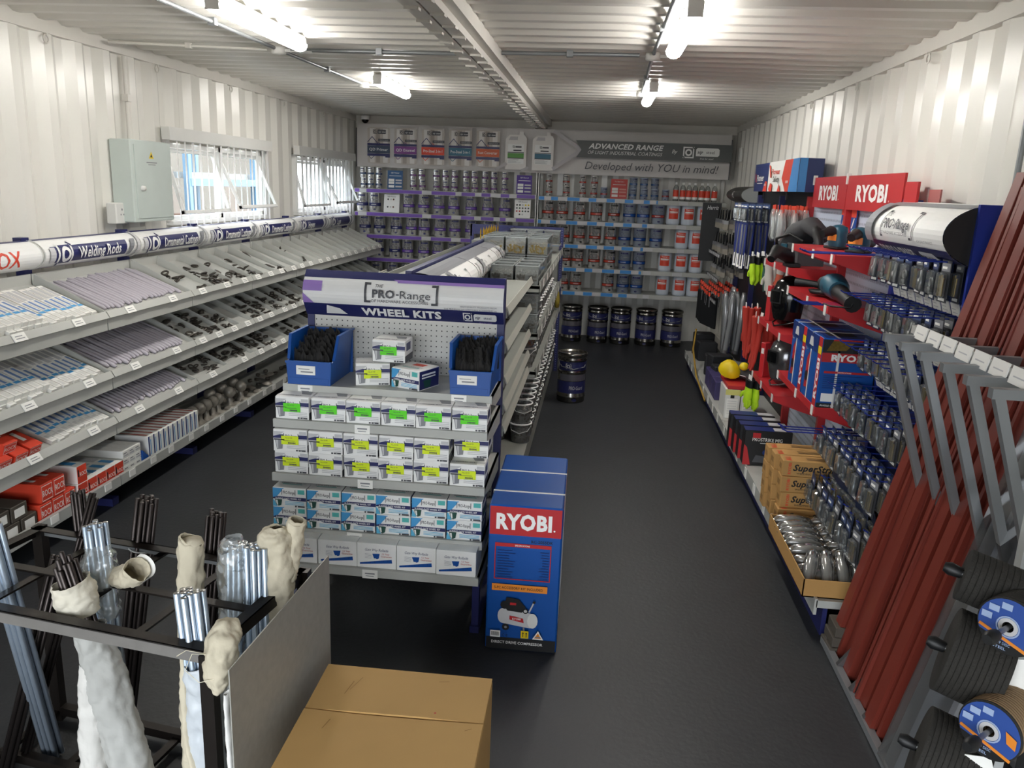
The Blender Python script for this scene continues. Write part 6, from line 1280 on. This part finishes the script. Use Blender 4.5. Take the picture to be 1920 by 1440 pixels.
for u in (.25, .5, .75): rbar('cross_bar', RP(u, 0, ZT-.018), RP(u, 1, ZT-.018), .026, .006)
for v in (0, .5, 1): rbar('bottom_rail', RP(0, v, .04), RP(1, v, .04), .03, .03)
for u in (0, .25, .5, .75, 1): rbar('bottom_bar', RP(u, 0, .035), RP(u, 1, .035), .028, .012)
def rods(label, base, top, n, r, m, jit=.02, spread=1.0):
    t = thing('rod_bundle', label, 'rods', base); B, T = Vector(base), Vector(top); ax = (T-B); L = ax.length; ax.normalize()
    a = ax.cross(Vector((0, 1, 0))).normalized(); c = a.cross(ax).normalized(); pts = []
    for i in range(-4, 5):
        for j in range(-4, 5): pts.append(((i+.5*(j % 2))*2.05*r, j*1.78*r))
    pts = sorted(pts, key=lambda p: p[0]**2+p[1]**2)[:n]
    b = MB(); nn = 8; b.lathe([(.0001, 0), (r, 0), (r, L-.001), (r*.85, L), (.0001, L)], nn, [0, 0, 1, 1], True); me = b.mesh([m, TINLID if m == ZINC else DARKSTEEL])
    q = Vector((0, 0, 1)).rotation_difference(ax)
    for k, (x, y) in enumerate(pts):
        o = bpy.data.objects.new('rod', me); C.objects.link(o); o.parent = t
        o.matrix_basis = Matrix.Translation(a*x*spread+c*y*spread+ax*U(-jit, 0)+Vector((0, 0, r))) @ q.to_matrix().to_4x4()
    return t
CRUMPLE = bpy.data.textures.new('crumple', 'CLOUDS'); CRUMPLE.noise_scale = .028; CRUMPLE.noise_depth = 4
def wrap(nm, label, path, rad, m, cat='wrapping', jit=.18, n=14, flat=1.0, sub=4):
    P = []; Rr = []
    for i in range(len(path)-1):
        for k in range(sub): f = k/sub; P.append(Vector(path[i]).lerp(Vector(path[i+1]), f)); Rr.append(rad[i]+(rad[i+1]-rad[i])*f)
    P.append(Vector(path[-1])); Rr.append(rad[-1]); b = MB(); o = P[0]
    b.tube([p-o for p in P], Rr, n, 0, False, True, flat)
    for i in range(len(b.v)):
        ring = P[i//n]-o; d = Vector(b.v[i])-ring; s = 1+U(-jit, jit)+.5*jit*math.sin(i*2.3); b.v[i] = tuple(ring+d*s+Vector((0, 0, U(-.004, .004))))
    ob = b.build(nm, m, None, tuple(o)); md = ob.modifiers.new('sub', 'SUBSURF'); md.levels = 2; md.render_levels = 2
    dm_ = ob.modifiers.new('crumple', 'DISPLACE'); dm_.texture = CRUMPLE; dm_.strength = .020*min(1, max(rad)/.04); dm_.mid_level = .5; dm_.texture_coords = 'GLOBAL'
    if m not in (MILKY, SHRINK): so_ = ob.modifiers.new('thick', 'SOLIDIFY'); so_.thickness = .0015
    return tag(ob, label, cat)
rods('dark threaded rod bundle in the back corner by the shelves', (-1.61, 2.26, .05), (-1.652, 2.30, .865), 9, .0062, DARKSTEEL)
rods('dark thin rod bundle leaning in the back corner', (-1.74, 2.06, .05), (-1.585, 2.30, .86), 7, .006, DARKSTEEL)
rods('thick dark rod bundle with a white cable tie', (-1.49, 2.19, .045), (-1.395, 2.285, .868), 14, .0078, DARKSTEEL)
b = MB(); b.torus((0, 0, 0), .042, .0028, 18, 5, ax=(.1, .1, 1)); b.tube([(.04, -.01, 0), (.07, -.03, .0)], .0025, 5); tag(b.build('cable_tie', WHITE, None, (-1.413, 2.268, .70)), 'white cable tie around the thick dark rod bundle', 'cable tie')
rods('dark threaded rod bundle behind the sacking roll', (-1.23, 2.20, .045), (-1.165, 2.29, .835), 13, .0072, DARKSTEEL)
rods('bright zinc rod bundle sticking out of a milky plastic bag', (-1.33, 1.96, .05), (-1.387, 2.0, .905), 12, .0075, ZINC)
wrap('plastic_bag', 'torn milky plastic bag around the bright zinc rods at the back', [(-1.385, 2.0, .835), (-1.375, 1.985, .78), (-1.37, 1.985, .70), (-1.352, 1.98, .62)], [.036, .052, .046, .03], MILKY, 'bag', .2)
wrap('sacking_sleeve', 'open end of a sacking sleeve lying across the rack', [(-1.33, 1.99, .745), (-1.275, 1.965, .765), (-1.235, 1.95, .80)], [.03, .033, .036], CANVAS, 'wrapping', .08)
b = MB(); b.lathe([(.037, 0), (.038, .055)], 16, a0=-.6, a1=2.4); b.X = None
b.art(lambda u, v, d: ((.0385+d)*math.cos(u/.0385), (.0385+d)*math.sin(u/.0385), v))
for k in range(5): b.rect(-.01, .008+.009*k, .06, .011+.009*k, 1, 5)
o = tag(b.build('paper_label', [PAPER, MGREY], None, (-1.262, 1.958, .775)), 'white printed label around the open sacking sleeve', 'label'); o.rotation_euler = (.3, .85, .3)
rods('dark rod bundle rising from a white wrapped collar', (-1.215, 1.875, .05), (-1.388, 1.85, .88), 12, .0070, DARKSTEEL, .05)
wrap('cloth_collar', 'off white sacking collar around the dark rods', [(-1.372, 1.852, .80), (-1.362, 1.854, .755), (-1.35, 1.856, .705)], [.050, .056, .050], mat('collar_cloth', 'd8d2c2', .85, 0, .12, 14, .6, 50), 'wrapping', .10)
wrap('cloth_sleeve', 'long grey sacking sleeve hanging under the collar', [(-1.335, 1.86, .66), (-1.31, 1.862, .54), (-1.28, 1.866, .36), (-1.245, 1.87, .16), (-1.22, 1.875, .03)], [.042, .052, .055, .056, .06], CLOTHW, 'wrapping', .14)
wrap('cloth_sleeve', 'pale sacking tail splitting off the long grey sleeve', [(-1.325, 1.84, .56), (-1.335, 1.84, .40), (-1.345, 1.84, .2), (-1.35, 1.84, .03)], [.028, .036, .040, .046], mat('pale_sacking', 'cfcdc8', .8, 0, .12, 12, .6, 40), 'wrapping', .16)
wrap('sacking_roll', 'tall beige sacking roll standing in the rack', [(-1.072, 1.95, .905), (-1.074, 1.95, .90), (-1.08, 1.948, .72), (-1.09, 1.945, .40), (-1.10, 1.94, .04)], [.026, .034, .036, .038, .04], CANVAS, 'rods', .08)
b = MB(); b.lathe([(.0001, .003), (.030, .0), (.033, -.01)], 14); tag(b.build('sacking_end', CANVAS, None, (-1.072, 1.95, .905)), 'folded end of the tall beige sacking roll', 'wrapping')
rods('bright zinc threaded rods standing by the front rail', (-.935, 1.765, .05), (-.975, 1.75, .862), 12, .0085, ZINC, .012)
wrap('plastic_sleeve', 'milky torn sleeve on the lower half of the front zinc rods', [(-.957, 1.755, .66), (-.957, 1.755, .52), (-.955, 1.755, .36), (-.950, 1.758, .18), (-.945, 1.76, .04)], [.044, .047, .046, .05, .05], mat('milky_sleeve', 'c5cbd0', .4, 0, .2, 14, .4, 40), 'wrapping', .13)
wrap('sacking_strip', 'ragged beige sacking strip down the front zinc rods', [(-.995, 1.745, .73), (-1.0, 1.74, .58), (-.985, 1.725, .42), (-.955, 1.715, .30), (-.94, 1.72, .2)], [.012, .018, .02, .022, .012], CANVAS, 'wrapping', .3, 8, .5)
rods('zinc rods inside a milky plastic bag by the side rail', (-.99, 1.97, .05), (-.974, 2.0, .87), 9, .0075, ZINC)
wrap('plastic_bag', 'milky plastic bag over the zinc rods by the side rail', [(-.974, 2.0, .895), (-.975, 2.0, .88), (-.977, 1.998, .80), (-.98, 1.994, .70), (-.983, 1.99, .56), (-.985, 1.985, .40)], [.022, .040, .044, .044, .036, .034], MILKY, 'bag', .14)
rods('bright zinc threaded rods beside the milky bag', (-.905, 1.98, .05), (-.902, 2.0, .875), 13, .0085, ZINC, .012)
wrap('sacking_cover', 'crumpled beige sacking over rods by the side rail', [(-.86, 2.03, .925), (-.862, 2.03, .905), (-.862, 2.03, .80), (-.86, 2.03, .70), (-.862, 2.02, .5)], [.02, .045, .048, .042, .036], CANVAS, 'wrapping', .2)
wrap('sacking_roll', 'short beige sacking roll tilted against the side rail', [(-.812, 2.07, .935), (-.814, 2.07, .928), (-.825, 2.06, .86), (-.845, 2.05, .76)], [.020, .029, .031, .033], CANVAS, 'rods', .07)
wrap('sacking_knot', 'twisted sacking knotted around the front corner of the rack', [(-.875, 1.77, .755), (-.872, 1.74, .772), (-.872, 1.70, .755), (-.872, 1.672, .70), (-.868, 1.665, .64)], [.020, .034, .040, .036, .012], CANVAS, 'wrapping', .18)
b = MB(); b.tube([(.0, 0, 0), (-.03, -.02, .01), (-.045, -.03, -.03), (-.01, -.03, -.06), (.03, -.02, -.05)], .0012, 4); b.tube([(0, 0, 0), (-.05, -.01, .012), (-.07, -.02, .0)], .0012, 4); tag(b.build('loose_thread', mat('thread', 'ddd6c0', .8), None, (-.89, 1.665, .745)), 'loose thread hanging from the sacking knot', 'thread')
rods('blue tinted zinc rods leaning across the window end of the rack', (-1.69, 2.105, .012), (-1.635, 1.89, .93), 9, .0085, ZINC)
rods('dark rods leaning in the window end of the rack', (-1.76, 1.98, .012), (-1.60, 2.12, .72), 6, .008, DARKSTEEL)
sh = MB(); sh.add([(-.792, 1.569, .012), (-.757, 2.171, .012), (-.757, 2.171, .78), (-.792, 1.569, .775), (-.789, 1.569, .012), (-.754, 2.171, .012), (-.754, 2.171, .78), (-.789, 1.569, .775)], [(0, 1, 2, 3), (7, 6, 5, 4), (3, 2, 6, 7), (1, 5, 6, 2), (0, 3, 7, 4)])
tag(sh.build('metal_sheet', [GALV]), 'flat galvanised sheet standing against the end of the rod rack', 'sheet')
wrap('cloth_edge', 'white cloth strip hanging beside the galvanised sheet', [(-.815, 1.60, .69), (-.812, 1.60, .5), (-.806, 1.60, .3), (-.80, 1.60, .03)], [.012, .014, .014, .016], mat('white_cloth', 'e2e1dd', .8, 0, .1, 10, .5, 40), 'cloth', .25, 8, .4)
cb = thing('cardboard_box', 'large plain brown cardboard box standing in front', 'box', (-.467, 1.815, 0), .012)
hw, hd_, hh = .245, .222, .50; b = MB(); b.cbox(-hw, hw, -hd_, hd_, 0, hh-.006, .004); b.build('carton', KRAFT, cb)
for s in (-1, 1):
    b = MB(); y0, y1 = (-hd_+.001, -.0025+.015) if s < 0 else (.0185, hd_-.001)
    b.add([(x, y, hh-.006+dz+.003*math.sin(x*9+s)*(1 if abs(y) < .05 else 0)) for dz in (0, .006) for y in (y0, y1) for x in (-hw+.001, -.1, .08, hw-.001)], [(0, 1, 5, 4), (1, 2, 6, 5), (2, 3, 7, 6), (8, 12, 13, 9), (9, 13, 14, 10), (10, 14, 15, 11), (0, 8, 9, 1), (1, 9, 10, 2), (2, 10, 11, 3), (4, 5, 13, 12), (5, 6, 14, 13), (6, 7, 15, 14), (0, 4, 12, 8), (3, 11, 15, 7)])
    b.build('flap', KRAFT, cb)
b = MB().art(flat(-hw, -hd_, hh, 'up'), .0006); b.line((.075, .16), (.085, .20), .0025, 0); b.line((.09, .31), (.10, .37), .0022, 0); b.line((.10, .33), (.12, .39), .0015, 0); b.disc(.355, .262, .0035, 1, 8); b.line((.34, .40), (.37, .405), .002, 0); b.line((.445, .20), (.462, .21), .002, 0); b.build('scuff_marks', [KRAFTD, BRED], cb)
